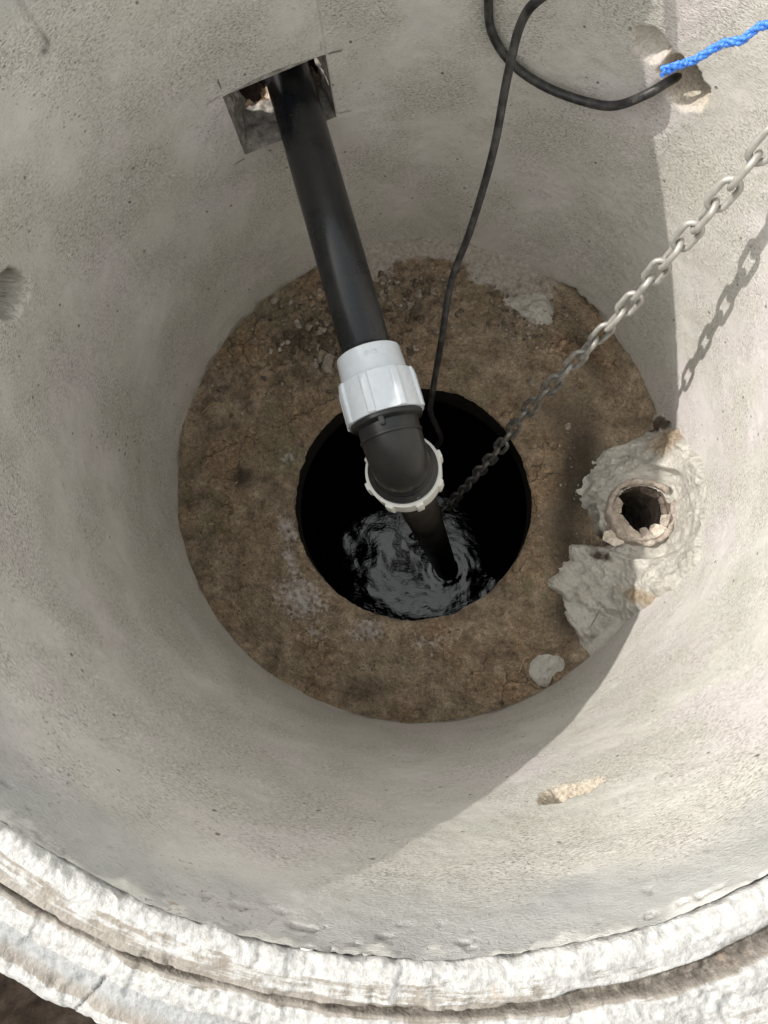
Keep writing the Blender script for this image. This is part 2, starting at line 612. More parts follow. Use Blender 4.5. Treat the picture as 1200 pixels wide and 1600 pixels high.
M_NUT = mat_plastic("white_nut_plastic", (0.60, 0.64, 0.685), 0.16, 0.05, (0.45, 0.41, 0.34), 0.55, 14)  # blue of the reflected sky mixed into the white
M_NUT2 = mat_plastic("cream_nut_plastic", (0.74, 0.735, 0.69), 0.28, 0.12, (0.42, 0.38, 0.3), 0.5, 30)
M_CABLE = mat_plastic("rubber_cable_sheath", (0.016, 0.016, 0.017), 0.42, 0.5, (0.16, 0.15, 0.135), 0.45, 60)
M_GREYPVC = mat_plastic("grey_duct", (0.52, 0.54, 0.55), 0.45, 0.2)
M_WATER = mat_water()
M_CHAIN = mat_metal("galvanised_links")
M_ROPE = mat_rope()
M_STRAW = mat_plastic("dry_straw", (0.42, 0.33, 0.16), 0.7)

# ------------------------------------------------------------------ concrete ring
ring = thing("concrete_ring", "round pale grey concrete chamber ring with whitewashed top edge, around the whole pit", "concrete ring", (0, 0, 0))
T0, T1 = math.radians(103.6), math.radians(121.6)     # saw-cut opening, along the wall
Z0, Z1 = 0.397, 0.515
tt = np.concatenate([np.linspace(T0, T1, 70)[:-1], np.linspace(T1, T0 + 2 * PI, 1230)[:-1]])
ZT = H - 0.006
zz = np.concatenate([np.linspace(-0.05, Z0, 150)[:-1], np.linspace(Z0, Z1, 42)[:-1], np.linspace(Z1, ZT, 126)])
TH, ZZ = np.meshgrid(tt, zz, indexing='ij')
nu, nv = TH.shape
P = np.stack([R0 * np.cos(TH), R0 * np.sin(TH), ZZ], -1)
rad = R0 + 0.0011 * fbm(P, 9, 4, 3) + 0.0005 * fbm(P, 70, 3, 9)
chip = np.zeros_like(rad)
stain_shade = np.zeros_like(rad)
pale = np.zeros_like(rad)
def arc(th, a):
    d = (th - math.radians(a) + PI) % (2 * PI) - PI
    return d * R0
jag = 0.30 * fbm(P, 55, 4, 21) + 0.35 * fbm(P, 20, 2, 22)
def pit(a, z, wa, wz, depth, pw=1.0, floorchip=1.0, below=1.0):
    """a broken-out lifting hole: steep on top, the lower lip chipped to a slope"""
    global rad, chip
    du, dz = arc(TH, a), ZZ - z
    wzz = np.where(dz > 0, wz, wz * below)
    q = np.sqrt((du / wa) ** 2 + (dz / wzz) ** 2) + jag * 0.55
    k = 1 - sstep(0.45, 1.0, q)
    rad = rad + depth * k * (1 + 0.10 * fbm(P, 60, 3, 31))
    chip = np.maximum(chip, floorchip * (1 - sstep(0.9, 1.05, q)))
pit(46.8, 0.574, 0.044, 0.026, 0.075, 1, 0.75, 1.3)
pit(53.2, 0.592, 0.026, 0.020, 0.018, 1, 0.3, 1.5)
pit(-71.2, 0.596, 0.038, 0.022, 0.045, 1, 1.0, 1.6)
pit(169.0, 0.594, 0.036, 0.020, 0.065, 1, 0.12, 1.6)
stain_shade = np.maximum(stain_shade, 0.92 * np.exp(-((arc(TH, 167.6)) / 0.040) ** 2 - ((ZZ - 0.600) / 0.016) ** 2) * (rad > R0 + 0.006))  # shade in the top of the left hole painted as dark colour
# runs, stains and pale drips
du = arc(TH, 141.0)
stain_shade = np.maximum(stain_shade, 0.75 * np.exp(-((du + 0.004 - 0.02 * (ZZ - 0.72)) / 0.0035) ** 2) * sstep(0.712, 0.722, ZZ) * (0.35 + 0.65 * (1 - sstep(0.72, 0.74, ZZ))))
stain_shade = np.maximum(stain_shade, 0.8 * np.exp(-((du - 0.004) / 0.006) ** 2 - ((ZZ - 0.717) / 0.004) ** 2))
for a, z, w, h in ((104.0, 0.53, 0.0012, 0.008), (121.3, 0.535, 0.0012, 0.010), (101.9, 0.402, 0.012, 0.0012), (102.0, 0.5145, 0.012, 0.0012), (123.2, 0.519, 0.012, 0.0013), (122.9, 0.392, 0.010, 0.0013)):
    stain_shade = np.maximum(stain_shade, 0.9 * (1 - sstep(0.6, 1.1, np.maximum(np.abs(arc(TH, a)) / w, np.abs(ZZ - z) / h))))
for a, z, w, h, s in ((128, 0.72, 0.016, 0.004, 0.6), (117, 0.75, 0.006, 0.02, 0.6), (103, 0.40, 0.10, 0.006, 0.5), (92, 0.36, 0.06, 0.006, 0.4),
                      (150, 0.42, 0.004, 0.05, 0.3), (176, 0.44, 0.003, 0.02, 0.6)):
    pale = np.maximum(pale, s * np.exp(-(arc(TH, a) / w) ** 2 - ((ZZ - z) / h) ** 2))
dn = fbm(P, 34, 4, 77)
cement = sstep(H - 0.14, H - 0.04, ZZ + 0.05 * fbm(P, 8, 4, 5))
# pitted cement just below the rim
lowband = sstep(H - 0.07, H - 0.015, ZZ)
hole = lowband * sstep(0.66, 0.80, fbm(P * np.array([1, 1, 1.5]), 80, 3, 41) * (0.75 + 0.45 * fbm(P, 12, 2, 42)) + 0.12)
rad = rad + 0.006 * hole
stain_shade = np.maximum(stain_shade, 0.75 * hole)  # shade of the little hollows put into the colour too
# thin spatter of limewash creeping down from the rim
spl = sstep(H - 0.022, H - 0.004, ZZ + 0.014 * fbm(P, 60, 4, 15))
pale = np.maximum(pale, 0.8 * spl)
rad = rad - 0.0012 * spl - 0.0008 * spl * fbm(P, 120, 3, 18)
# a damp tide mark at the foot of the wall
foot = 1 - sstep(0.004, 0.020, ZZ + 0.012 * fbm(P, 25, 3, 61))
stain_shade = np.maximum(stain_shade, 0.55 * foot * sstep(-0.5, 0.2, fbm(P, 6, 2, 62)))
# cavity wedge under the wall foot, its shade painted dark, north-east side
wed = np.exp(-(arc(TH, 46) / 0.05) ** 2) * (1 - sstep(0.010, 0.030, ZZ + 0.012 * fbm(P, 60, 3, 64)))
rad = rad + 0.014 * wed
stain_shade = np.maximum(stain_shade, 0.9 * wed)
V = np.stack([rad * np.cos(TH), rad * np.sin(TH), ZZ], -1)
keep = np.ones((nu, nv - 1), bool)
iu = 69
jz0, jz1 = 149, 190
keep[0:iu, jz0:jz1] = False
keep &= ~((np.hypot(V[..., 0] - 0.427, V[..., 1] + 0.1015) < 0.050) & (ZZ < 0.075))[:, :-1]
F = grid_faces(nu, nv, True, keep)
me = mesh_from("ring_wall", V, F[:, ::-1])
for nme, a in (("chip", chip), ("stain_shade", stain_shade), ("pale", pale), ("cement", cement)):
    add_attr(me, nme, a)
uvl = me.uv_layers.new(name="UVMap")
li = np.empty(len(me.loops), np.int32)
me.loops.foreach_get("vertex_index", li)
UVc = np.stack([np.arange(nu)[:, None] * 0 + (TH) * R0, ZZ], -1).reshape(-1, 2)
uvl.data.foreach_set("uv", UVc[li].astype(np.float32).ravel())
wallo = link("ring_wall", me, ring, M_WALL)

# sides of the saw-cut opening: sawn faces near the front, broken behind
def quadgrid(a, b, c, d, n, m, amp, seed, inset=None):
    """bilinear patch a(0,0) b(1,0) c(1,1) d(0,1), rough towards v=1"""
    u = np.linspace(0, 1, n)[:, None, None]
    v = np.linspace(0, 1, m)[None, :, None]
    a, b, c, d = [np.array(x, float) for x in (a, b, c, d)]
    Q = (a * (1 - u) + b * u) * (1 - v) + (d * (1 - u) + c * u) * v
    nrm = np.cross(b - a, d - a)
    nrm /= np.linalg.norm(nrm)
    k = np.sin(PI * np.clip(u, 0.0, 1.0)) ** 0.4 * np.clip(v * 3, 0, 1)
    Q = Q + nrm * (amp * fbm(Q, 60, 4, seed)[..., None] * k)
    return mesh_from("saw_cut_face", Q, grid_faces(n, m))
def cyl(t, r, z):
    return (r * math.cos(t), r * math.sin(t), z)
FL0, FR0 = cyl(T1, 0.5005, Z0), cyl(T0, 0.5005, Z0)
FL1, FR1 = cyl(T1, 0.5005, Z1), cyl(T0, 0.5005, Z1)
BL, BR = (-0.2640, 0.5060), (-0.1440, 0.5470)
BL0, BR0 = (BL[0], BL[1], Z0 + 0.004), (BR[0], BR[1], Z0 + 0.004)
BL1, BR1 = (BL[0], BL[1], Z1), (BR[0], BR[1], Z1)
M_CUT = mat_earth("sawn_aggregate", (0.13, 0.115, 0.10), (0.27, 0.25, 0.225), (0.43, 0.405, 0.37), 75, 0.6)
for nm, (a, b_, c, d) in (("ledge", (FR0, FL0, BL0, BR0)), ("cheek", (FL0, FL1, BL1, BL0)), ("cheek", (FR1, FR0, BR0, BR1)), ("soffit", (FL1, FR1, BR1, BL1))):
    link("opening_" + nm, quadgrid(a, b_, c, d, 40, 26, 0.006, 50 + len(nm)), ring, M_CUT)
# outer skin of the ring
tt2 = np.linspace(0, 2 * PI, 240, endpoint=False)
zz2 = np.linspace(-0.3, H - 0.03, 24)
A2, Z2 = np.meshgrid(tt2, zz2, indexing='ij')
r2 = 0.572
kp = ~((((A2[:, :-1] > T0 - 0.03) & (A2[:, :-1] < T1 + 0.02))) & (Z2[:, :-1] > 0.30) & (Z2[:, :-1] < 0.53))
outer = mesh_from("outer_skin", np.stack([r2 * np.cos(A2), r2 * np.sin(A2), Z2], -1), grid_faces(240, 24, True, kp))
link("outer_skin", outer, ring, M_CUT)

# rebated top edge
RIMP = [(0.5006, -0.020), (0.5002, -0.010), (0.5006, -0.0035), (0.5028, -0.0008), (0.5060, -0.0002), (0.511, -0.0004), (0.5135, -0.0010), (0.5165, -0.0014),
        (0.520, -0.002), (0.5235, -0.002), (0.5258, -0.003), (0.5270, -0.0085), (0.5292, -0.0105), (0.5312, -0.0085), (0.5330, -0.005),
        (0.537, -0.004), (0.542, -0.0045), (0.547, -0.006), (0.552, -0.0085), (0.557, -0.010), (0.561, -0.0105), (0.5645, -0.0095), (0.568, -0.0095), (0.5715, -0.0115),
        (0.5740, -0.016), (0.5750, -0.024), (0.5740, -0.036)]
NTH = 2600
ta = np.linspace(0, 2 * PI, NTH, endpoint=False)
# resample the profile finely
pr = np.array(RIMP)
s = np.concatenate([[0], np.cumsum(np.hypot(*np.diff(pr, axis=0).T))])
ss = np.linspace(0, s[-1], 84)
pr = np.stack([np.interp(ss, s, pr[:, 0]), np.interp(ss, s, pr[:, 1])], 1)
A, I = np.meshgrid(ta, np.arange(len(pr)), indexing='ij')
rr = pr[I, 0]
zr = pr[I, 1]
# the groove widens towards the east side and closes in places
gw = 0.5 + 0.5 * np.tanh((((A - math.radians(-74) + PI) % (2 * PI)) - PI) / 0.20)
B = np.stack([0.53 * np.cos(A), 0.53 * np.sin(A), 0 * A], -1)
wob = 0.0022 * fbm(B, 12, 3, 101)
gc = 0.5296 - 0.0035 * gw + wob
gwid = 0.0011 + 0.0066 * gw + 0.0010 * fbm(B, 30, 3, 102)
off = np.where(gw > 0, 0.4 * gwid * gw, 0)
gmask = np.exp(-np.abs((rr - gc - off) / np.maximum(gwid, 0.0008)) ** 4)
fillin = sstep(0.15, 0.7, fbm(B, 14, 3, 105)) * (1 - gw)
gmask = gmask * (1 - 0.75 * fillin) * np.where(rr < 0.514, 0, 1)
zr = np.where((rr > 0.524) & (rr < 0.534), -0.0035, zr)
zr = zr - 0.0085 * gmask
P3 = np.stack([rr * np.cos(A), rr * np.sin(A), H + zr], -1)
n1 = fbm(P3, 70, 4, 111)
n2 = fbm(P3, 24, 3, 112)
white = np.zeros_like(rr)
white = np.maximum(white, 1 - sstep(0.510, 0.5165, rr + 0.004 * n2))
white = np.maximum(white, np.exp(-((rr - gc - gwid - 0.011) / 0.008) ** 4) )
white = np.maximum(white, 0.95 * sstep(0.563, 0.567, rr))
white = np.maximum(white, gw * 0.9 * sstep(0.53, 0.545, rr + 0.008 * n2))
white = np.maximum(white, (0.45 + 0.5 * gw) * (rr < 0.524))
grey = np.exp(-((rr - 0.553) / 0.007) ** 4) * (1 - 0.5 * gw)
rough = 0.0003 + 0.00035 * white
disp = rough * n1 * 1.0 + 0.0008 * n2 + 0.0007 * fbm(np.stack([A * 6, rr * 180, 0 * A], -1), 1.0, 4, 131) + (0.0002 + 0.0004 * white) * np.clip(fbm(P3, 210, 3, 118), -0.6, 1)
edge = np.exp(-((rr - 0.5005) / 0.006) ** 2)
disp = disp + edge * 0.0022 * fbm(P3, 95, 3, 114)
disp = disp - 0.0017 * sstep(0.40, 0.66, fbm(P3, 48, 5, 141)) - 0.003 * edge * sstep(0.15, 0.45, fbm(P3, 26, 4, 142))
outr = 0.006 * sstep(0.545, 0.572, rr) + 0.004 * sstep(0.566, 0.575, rr) * fbm(B, 26, 4, 115)
ck = np.zeros_like(rr)
for a in (-110.6, -127.5):
    dd = (((A - math.radians(a) + PI) % (2 * PI)) - PI) * 0.55 + 0.006 * fbm(P3, 40, 3, 120) + (rr - 0.56) * 0.35
    ck = np.maximum(ck, np.exp(-(dd / (0.0009 + 0.0005 * fbm(P3, 50, 2, 121))) ** 2) * sstep(0.545, 0.552, rr))
rr2 = rr + outr + edge * 0.0016 * fbm(P3, 60, 3, 116)
zf = H + zr + disp - 0.003 * ck
V = np.stack([rr2 * np.cos(A), rr2 * np.sin(A), zf], -1)
me = mesh_from("ring_rim", V, grid_faces(NTH, len(pr), True))
add_attr(me, "white", white)
uvl = me.uv_layers.new(name="UVMap")
li = np.empty(len(me.loops), np.int32)
me.loops.foreach_get("vertex_index", li)
uvl.data.foreach_set("uv", np.stack([A * 14, rr * 260], -1).reshape(-1, 2)[li].astype(np.float32).ravel())
add_attr(me, "groove", np.clip(gmask * 1.1, 0, 1))
add_attr(me, "grey", grey)
add_attr(me, "crack", np.clip(ck, 0, 1) * 0.7)
link("ring_rim", me, ring, M_RIM)

# ------------------------------------------------------------------ base slab with its round opening
HC = np.array([-0.008, -0.0627])
HR = 0.2425
SC = np.array([0.427, -0.1015])      # clay stub centre
NA, NB = 900, 190
fa = np.linspace(0, 2 * PI, NA, endpoint=False)
w = np.linspace(0, 1, NB) ** 1.0
A, Wt = np.meshgrid(fa, w, indexing='ij')
pin = np.stack([HC[0] + HR * np.cos(A), HC[1] + HR * np.sin(A)], -1)
# outer end of each spoke lies on the ring wall, along the same angle about the hole centre
ca, sa = np.cos(A), np.sin(A)
bq = HC[0] * ca + HC[1] * sa
tout = -bq + np.sqrt(bq * bq - (HC @ HC - 0.515 ** 2))
pj = np.stack([np.cos(A), np.sin(A), 0 * A], -1)
HRA = HR + 0.0022 * fbm(pj, 6, 5, 220, 0.6)
rho = HRA + (tout - HRA) * Wt
X = HC[0] + rho * ca
Y = HC[1] + rho * sa
Pf = np.stack([X, Y, 0 * X], -1)
rc = np.hypot(X, Y)
thd = np.degrees(np.arctan2(Y, X))
def blob(x, y, sx, sy=None, ang=0.0, pw=2):
    sy = sy or sx
    c, s_ = math.cos(math.radians(ang)), math.sin(math.radians(ang))
    u = ((X - x) * c + (Y - y) * s_) / sx
    v = (-(X - x) * s_ + (Y - y) * c) / sy
    return np.exp(-(u * u + v * v) ** (pw / 2))
z = 0.0030 * fbm(Pf, 8, 4, 201) + 0.0024 * fbm(Pf, 45, 4, 202) + 0.0009 * fbm(Pf, 150, 3, 203)
z = z + np.clip(0.012 * sstep(0.478, 0.502, rc + 0.010 * fbm(Pf, 18, 4, 206)) * (0.5 + 0.6 * fbm(Pf, 9, 3, 208)), 0, 1)
# loose clods in the north-west arc
clz = blob(-0.20, 0.29, 0.15, 0.10, 30) + 0.6 * blob(-0.02, 0.33, 0.08, 0.09)
cl = np.clip(fbm(Pf, 55, 4, 204), 0, 1) ** 1.0
z = z + np.clip(clz, 0, 1) * 0.020 * cl
# mortar droppings along the north wall
band = sstep(0.425, 0.485, rc + 0.018 * fbm(Pf, 22, 3, 205)) * np.exp(-((thd - 82) / 30.0) ** 4)
z = z + 0.010 * band
pale = 0.95 * band + 0.75 * blob(0.245, 0.345, 0.048, 0.034, -40, 3) + 0.55 * blob(0.19, 0.40, 0.08, 0.03, -25)
pale = pale + 0.5 * blob(-0.07, 0.42, 0.05, 0.06)
z = z + 0.010 * blob(0.245, 0.345, 0.05, 0.036, -40, 3) * (0.6 + 0.8 * np.clip(fbm(Pf, 110, 3, 207), -0.3, 1))
lime = np.zeros_like(X)
for x, y, s_, t_, an, k in ((-0.265, -0.12, 0.022, 0.045, 20, 0.9), (-0.235, -0.26, 0.075, 0.055, -30, 0.85), (-0.255, -0.19, 0.02, 0.05, 20, 0.8), (-0.10, -0.325, 0.05, 0.03, 10, 0.8),
                          (0.02, -0.35, 0.07, 0.025, 0, 0.55), (-0.265, 0.03, 0.03, 0.03, 0, 0.6), (-0.20, -0.33, 0.04, 0.03, -30, 0.6), (0.08, -0.33, 0.05, 0.02, 15, 0.45)):
    lime = np.maximum(lime, k * blob(x, y, s_, t_, an))
z = z + 0.0025 * lime * fbm(Pf, 70, 3, 209)
wet = 0.9 * blob(0.33, -0.02, 0.05, 0.11, -15) + 0.7 * blob(0.32, -0.20, 0.05, 0.10, 25) + 0.7 * blob(0.30, -0.30, 0.05, 0.06, 40) + 0.65 * blob(0.175, 0.41, 0.03, 0.05, 30) + 0.6 * blob(0.36, 0.25, 0.03, 0.09, 30)
wet = wet + 0.75 * blob(-0.36, -0.01, 0.035, 0.03) + 0.5 * blob(-0.10, -0.44, 0.07, 0.04) + 0.5 * blob(-0.24, 0.30, 0.09, 0.06, 30) + 0.45 * blob(0.30, 0.12, 0.08, 0.08)
z = z + 0.004 * blob(0.34, -0.05, 0.05, 0.14, -10) * fbm(Pf, 40, 4, 211)
# rounded broken arris of the hole
dh = rho - HRA
chipe = 0.004 * np.clip(fbm(Pf, 30, 3, 213), -1, 1)
z = z - 0.010 * np.exp(-(np.clip(dh + chipe, 0, 1) / 0.007))
keep = (np.hypot(X - SC[0], Y - SC[1]) > 0.050)[:, :-1]
V = np.stack([X, Y, z], -1)
me = mesh_from("floor", V, grid_faces(NA, NB, True, keep)[:, ::-1])
me.flip_normals()
add_attr(me, "pale", np.clip(pale, 0, 1.2))
add_attr(me, "wet", np.clip(wet, 0, 1))
add_attr(me, "lime", np.clip(lime, 0, 1))
flo = struct(link("floor", me, None, M_FLOOR))
# throat of the hole and the sump below
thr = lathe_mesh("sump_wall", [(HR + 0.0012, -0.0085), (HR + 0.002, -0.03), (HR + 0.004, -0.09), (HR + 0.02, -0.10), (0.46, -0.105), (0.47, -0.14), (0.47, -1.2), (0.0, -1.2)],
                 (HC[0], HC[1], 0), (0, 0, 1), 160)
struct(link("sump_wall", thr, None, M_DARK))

# water with ripples
WZ = -0.85
W0 = np.array([0.0907, -0.1457])
gx = np.linspace(-0.475, 0.475, 420)
GX, GY = np.meshgrid(gx + HC[0], gx + HC[1], indexing='ij')
PW = np.stack([GX, GY, 0 * GX], -1)
dw = np.hypot(GX - W0[0], GY - W0[1])
d2 = np.hypot(GX + 0.03, GY + 0.10)
d3 = np.hypot(GX - 0.02, GY + 0.30)
zw = 0.0004 * np.sin(2 * PI * dw / 0.022) * np.exp(-dw / 0.05) + 0.00015 * np.sin(2 * PI * d2 / 0.045) * np.exp(-d2 / 0.14) + 0.00022 * np.sin(2 * PI * d3 / 0.028) * np.exp(-d3 / 0.07)
zw = zw + 0.0017 * fbm(PW, 6, 2, 301) + 0.0016 * fbm(PW, 15, 2, 302) * (0.5 + 0.5 * vnoise(PW, 5, 305))
zw = zw + 0.002 * np.exp(-np.clip(dw - 0.031, 0, 1) / 0.004)
kw = (np.hypot(GX - HC[0], GY - HC[1]) < 0.472)[:-1, :-1]
me = mesh_from("water", np.stack([GX, GY, WZ + zw], -1), grid_faces(420, 420, False, kw))
struct(link("water", me, None, M_WATER))

# ------------------------------------------------------------------ ground outside
n = 300
xs = np.sinh(np.linspace(-4.2, 4.2, n)) / math.sinh(4.2) * 60
XG, YG = np.meshgrid(xs, xs, indexing='ij')
PG = np.stack([XG, YG, 0 * XG], -1)
rg = np.hypot(XG, YG)
zg = 0.76 + 0.03 * fbm(PG, 2.5, 4, 401) + 0.012 * fbm(PG, 20, 3, 402)
# trench for the outlet pipe, running west from the saw-cut opening
bank = sstep(0.655, 0.80, YG + 0.03 * fbm(PG, 14, 3, 403))
tr = (1 - bank) * sstep(0.25, 0.40, YG) * (1 - sstep(0.25, 0.5, XG)) * (1 - sstep(2.0, 3.0, -XG))
zg = zg * (1 - tr) + tr * (0.345 + 0.02 * fbm(PG, 18, 4, 404))
# dug-out beside the ring to the south and an unseen mound added west to shade it
dug = np.exp(-(((XG + 0.25) / 0.55) ** 2 + ((YG + 0.68) / 0.22) ** 2) ** 2)
zg = zg - dug * (0.30 + 0.05 * fbm(PG, 16, 4, 405))
shade_mound = np.exp(-(((XG + 1.02) / 0.28) ** 2 + ((YG + 0.50) / 0.34) ** 2))
zg = zg + 0.42 * shade_mound + shade_mound * 0.05 * fbm(PG, 14, 4, 406)
zg = np.where(rg < 0.56, -0.4, zg)
zg = np.where((rg >= 0.56) & (rg < 0.60) & (tr < 0.3), np.minimum(zg, 0.60), zg)
keepg = ~((rg < 0.545)[:-1, :-1])
# finer local sheet for what can be seen close to the ring
me = mesh_from("ground", np.stack([XG, YG, zg], -1), grid_faces(n, n, False, keepg))
gro = struct(link("ground", me, None, M_SOIL))

# soil showing outside the saw-cut opening: dry sandy bed in the sun, clods behind it
na, nb = 150, 90
aa, bb = np.meshgrid(np.linspace(-0.42, -0.02, na), np.linspace(0.48, 0.72, nb), indexing='ij')
PB = np.stack([aa, bb, 0 * aa], -1)
zb = 0.385 + 0.006 * fbm(PB, 20, 3, 421) + 0.006 * fbm(PB, 70, 4, 422) 
rb = np.hypot(aa, bb)
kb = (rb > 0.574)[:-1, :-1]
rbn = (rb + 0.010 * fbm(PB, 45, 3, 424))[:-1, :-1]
zb = zb + 0.028 * sstep(0.590, 0.615, rb) * (0.6 + 0.9 * np.clip(fbm(PB, 38, 4, 425), -0.5, 1))
M_CLODS = mat_earth("shade_dark_clods", (0.016, 0.012, 0.010), (0.042, 0.030, 0.024), (0.085, 0.062, 0.05), 40)  # shade of the bank put into this darker soil colour
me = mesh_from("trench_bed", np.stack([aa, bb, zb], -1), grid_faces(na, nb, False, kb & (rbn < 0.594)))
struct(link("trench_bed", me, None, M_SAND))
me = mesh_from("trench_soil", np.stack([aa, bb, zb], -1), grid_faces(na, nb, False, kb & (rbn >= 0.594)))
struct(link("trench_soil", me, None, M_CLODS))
aa, hh = np.meshgrid(np.linspace(-0.55, 0.10, 160), np.linspace(0.36, 0.80, 110), indexing='ij')
PB = np.stack([aa, 0 * aa, hh], -1)
yb = 0.605 + 0.50 * (np.clip(aa, -0.30, -0.19) + 0.27) + 0.45 * np.clip(-0.30 - aa, 0, 1) - 0.10 * sstep(-0.155, -0.07, aa) + 0.014 * fbm(PB, 14, 4, 431) - 0.014 * np.abs(fbm(PB, 36, 4, 432))
yb = np.maximum(yb, np.sqrt(np.maximum(0.60 ** 2 - aa * aa, 0)) + 0.006 * fbm(PB, 30, 3, 435))
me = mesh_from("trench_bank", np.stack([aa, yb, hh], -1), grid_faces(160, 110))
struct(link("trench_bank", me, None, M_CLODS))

# ------------------------------------------------------------------ outlet pipe with its compression elbow
pA = Vector((-0.1714, 0.4697, 0.4427))
pB = Vector((-0.0235, -0.0677, 0.4180))
pW = Vector((0.0907, -0.1457, -0.8500))
u1 = (pB - pA).normalized()
u2 = (pW - pB).normalized()
PR = 0.0362
dp = thing("discharge_pipe", "black plastic pipe with white ribbed nuts bending from the wall opening into the water", "pipe", tuple(pB))
child("upper_pipe", tube_mesh("upper_pipe", [pA - u1 * 0.42, pA - u1 * 0.05, pA + u1 * 0.2, pB - u1 * 0.06], PR, 56), dp, M_PIPE)
child("lower_pipe", tube_mesh("lower_pipe", [pB + u2 * 0.10, pB + u2 * 0.5, pW + u2 * 0.18], PR, 48), dp, M_OLD)

child("pipe_sleeve", tube_mesh("pipe_sleeve", [pA - u1 * 0.44, pA - u1 * 0.085], PR + 0.0042, 48), dp, M_GREYPVC)

def nut(origin, axis, mat, s0, nose, length, r_nose, r_body, rib, name, capdepth=0.004, phase=0.0):
    """compression nut: plain collar at s0, stepped ribbed body; s increases along axis"""
    e = 0.0022
    prof = [(PR + 0.0008, s0 + 0.004), (PR + 0.0012, s0 + 0.0005), (r_nose - 0.005, s0), (r_nose - e, s0 + 0.0006), (r_nose, s0 + e), (r_nose + 0.0022, s0 + nose - 0.0008),
            (r_nose + 0.0026, s0 + nose), (r_body - 0.0012, s0 + nose + 0.0006), (r_body, s0 + nose + 0.002), (r_body + 0.0016, s0 + length - 0.002), (r_body + 0.0012, s0 + length - 0.0004),
            (r_body - 0.001, s0 + length), (r_body - 0.0042, s0 + length), (r_body - 0.005, s0 + length - 0.001), (r_body - 0.006, s0 + length - 0.012)]
    o = child(name, lathe_mesh(name, prof, origin, axis, 72, True, 30), dp, mat)
    x, y, d = frame(axis)
    me0 = None
    for k in range(8):
        a = 2 * PI * k / 8 + phase
        # a tapered lug in local coordinates: length along z, radial along x
        if me0 is None:
            bm = bmesh.new()
            L0, L1 = s0 + nose + 0.001, s0 + length - 0.0008
            w0, w1 = 0.0085, 0.0055
            vs = []
            for (zq, top) in ((L0, rib * 0.55), (L0 + 0.010, rib), (L1, rib)):
                for (xx, ww) in ((-0.005, w0), (top, w1)):
                    for sgn in (-1, 1):
                        vs.append(bm.verts.new((r_body + xx, sgn * ww, zq)))
            idx = [(0, 1, 3, 2), (8, 10, 11, 9), (2, 3, 7, 6), (6, 7, 11, 10), (0, 2, 6, 4), (4, 6, 10, 8), (1, 5, 7, 3), (5, 9, 11, 7), (0, 4, 5, 1), (4, 8, 9, 5)]
            for f in idx:
                bm.faces.new([vs[i] for i in f])
            bmesh.ops.recalc_face_normals(bm, faces=bm.faces)
            bmesh.ops.bevel(bm, geom=[e_ for e_ in bm.edges], offset=0.0013, segments=2, affect='EDGES', profile=0.5)
            me0 = bpy.data.meshes.new("rib")
            bm.to_mesh(me0)
            bm.free()
            me0.polygons.foreach_set("use_smooth", np.ones(len(me0.polygons), bool))
            me0.materials.append(mat)
        r = bpy.data.objects.new("rib", me0)
        COL.objects.link(r)
        r.parent = o
        rx = x * math.cos(a) + y * math.sin(a)
        ry = d.cross(rx)
        Mx = Matrix(((rx.x, ry.x, d.x, origin[0]), (rx.y, ry.y, d.y, origin[1]), (rx.z, ry.z, d.z, origin[2]), (0, 0, 0, 1)))
        r.matrix_basis = Mx
    return o
n_up = nut(tuple(pB), u1, M_NUT, -0.152, 0.040, 0.100, 0.0468, 0.0548, 0.0042, "compression_nut", phase=0.30)
n_lo = nut(tuple(pB), -u2, M_NUT2, -0.170, 0.045, 0.088, 0.0460, 0.0580, 0.0056, "compression_nut", phase=0.42)

# elbow body: sockets plus a bend swept round a short radius
RB = 0.0440
ang = math.acos(max(-1, min(1, u1.dot(u2))))
RBEND = 0.050
tl = RBEND * math.tan(ang / 2)
nrm = (u2 - u1 * u1.dot(u2)).normalized()
cen = pB - u1 * tl + nrm * RBEND
pts = [pB - u1 * 0.060, pB - u1 * (tl + 0.001)]
for k in range(25):
    t = ang * k / 24
    pts.append(cen - nrm * (RBEND * math.cos(t)) + u1 * (RBEND * math.sin(t)))
pts.append(pB + u2 * 0.088)
bodyo = child("elbow_body", tube_mesh("elbow_body", pts, RB, 64, False), dp, M_ELBOW)
def ring_part(name, prof, axis, seg=64):
    return child(name, lathe_mesh(name, prof, tuple(pB), axis, seg, True, 40), bodyo, M_ELBOW)
def collar(name, axis, s0, prof):
    me = lathe_mesh(name, [(r, s0 + s_) for r, s_ in prof], tuple(pB), axis, 72, True, 40)
    return subchild(name, me, bodyo, M_ELBOW)
collar("elbow_flange", u1, -0.060, [(0.0400, 0.0), (0.0490, 0.0), (0.0500, 0.001), (0.0503, 0.006), (0.0525, 0.0072), (0.0530, 0.0095), (0.0527, 0.0135), (0.0505, 0.0155), (0.0470, 0.0162), (0.0435, 0.0185)])
collar("elbow_ridge", u1, -0.0265, [(0.0436, -0.0005), (0.0454, 0.0), (0.0458, 0.0012), (0.0454, 0.0028), (0.0436, 0.0040)])
collar("elbow_flange", u2, 0.066, [(0.0435, -0.002), (0.0455, 0.0), (0.0458, 0.004), (0.0475, 0.0065), (0.0535, 0.0085), (0.0542, 0.0095), (0.0542, 0.0165), (0.053, 0.0175), (0.044, 0.0175)])
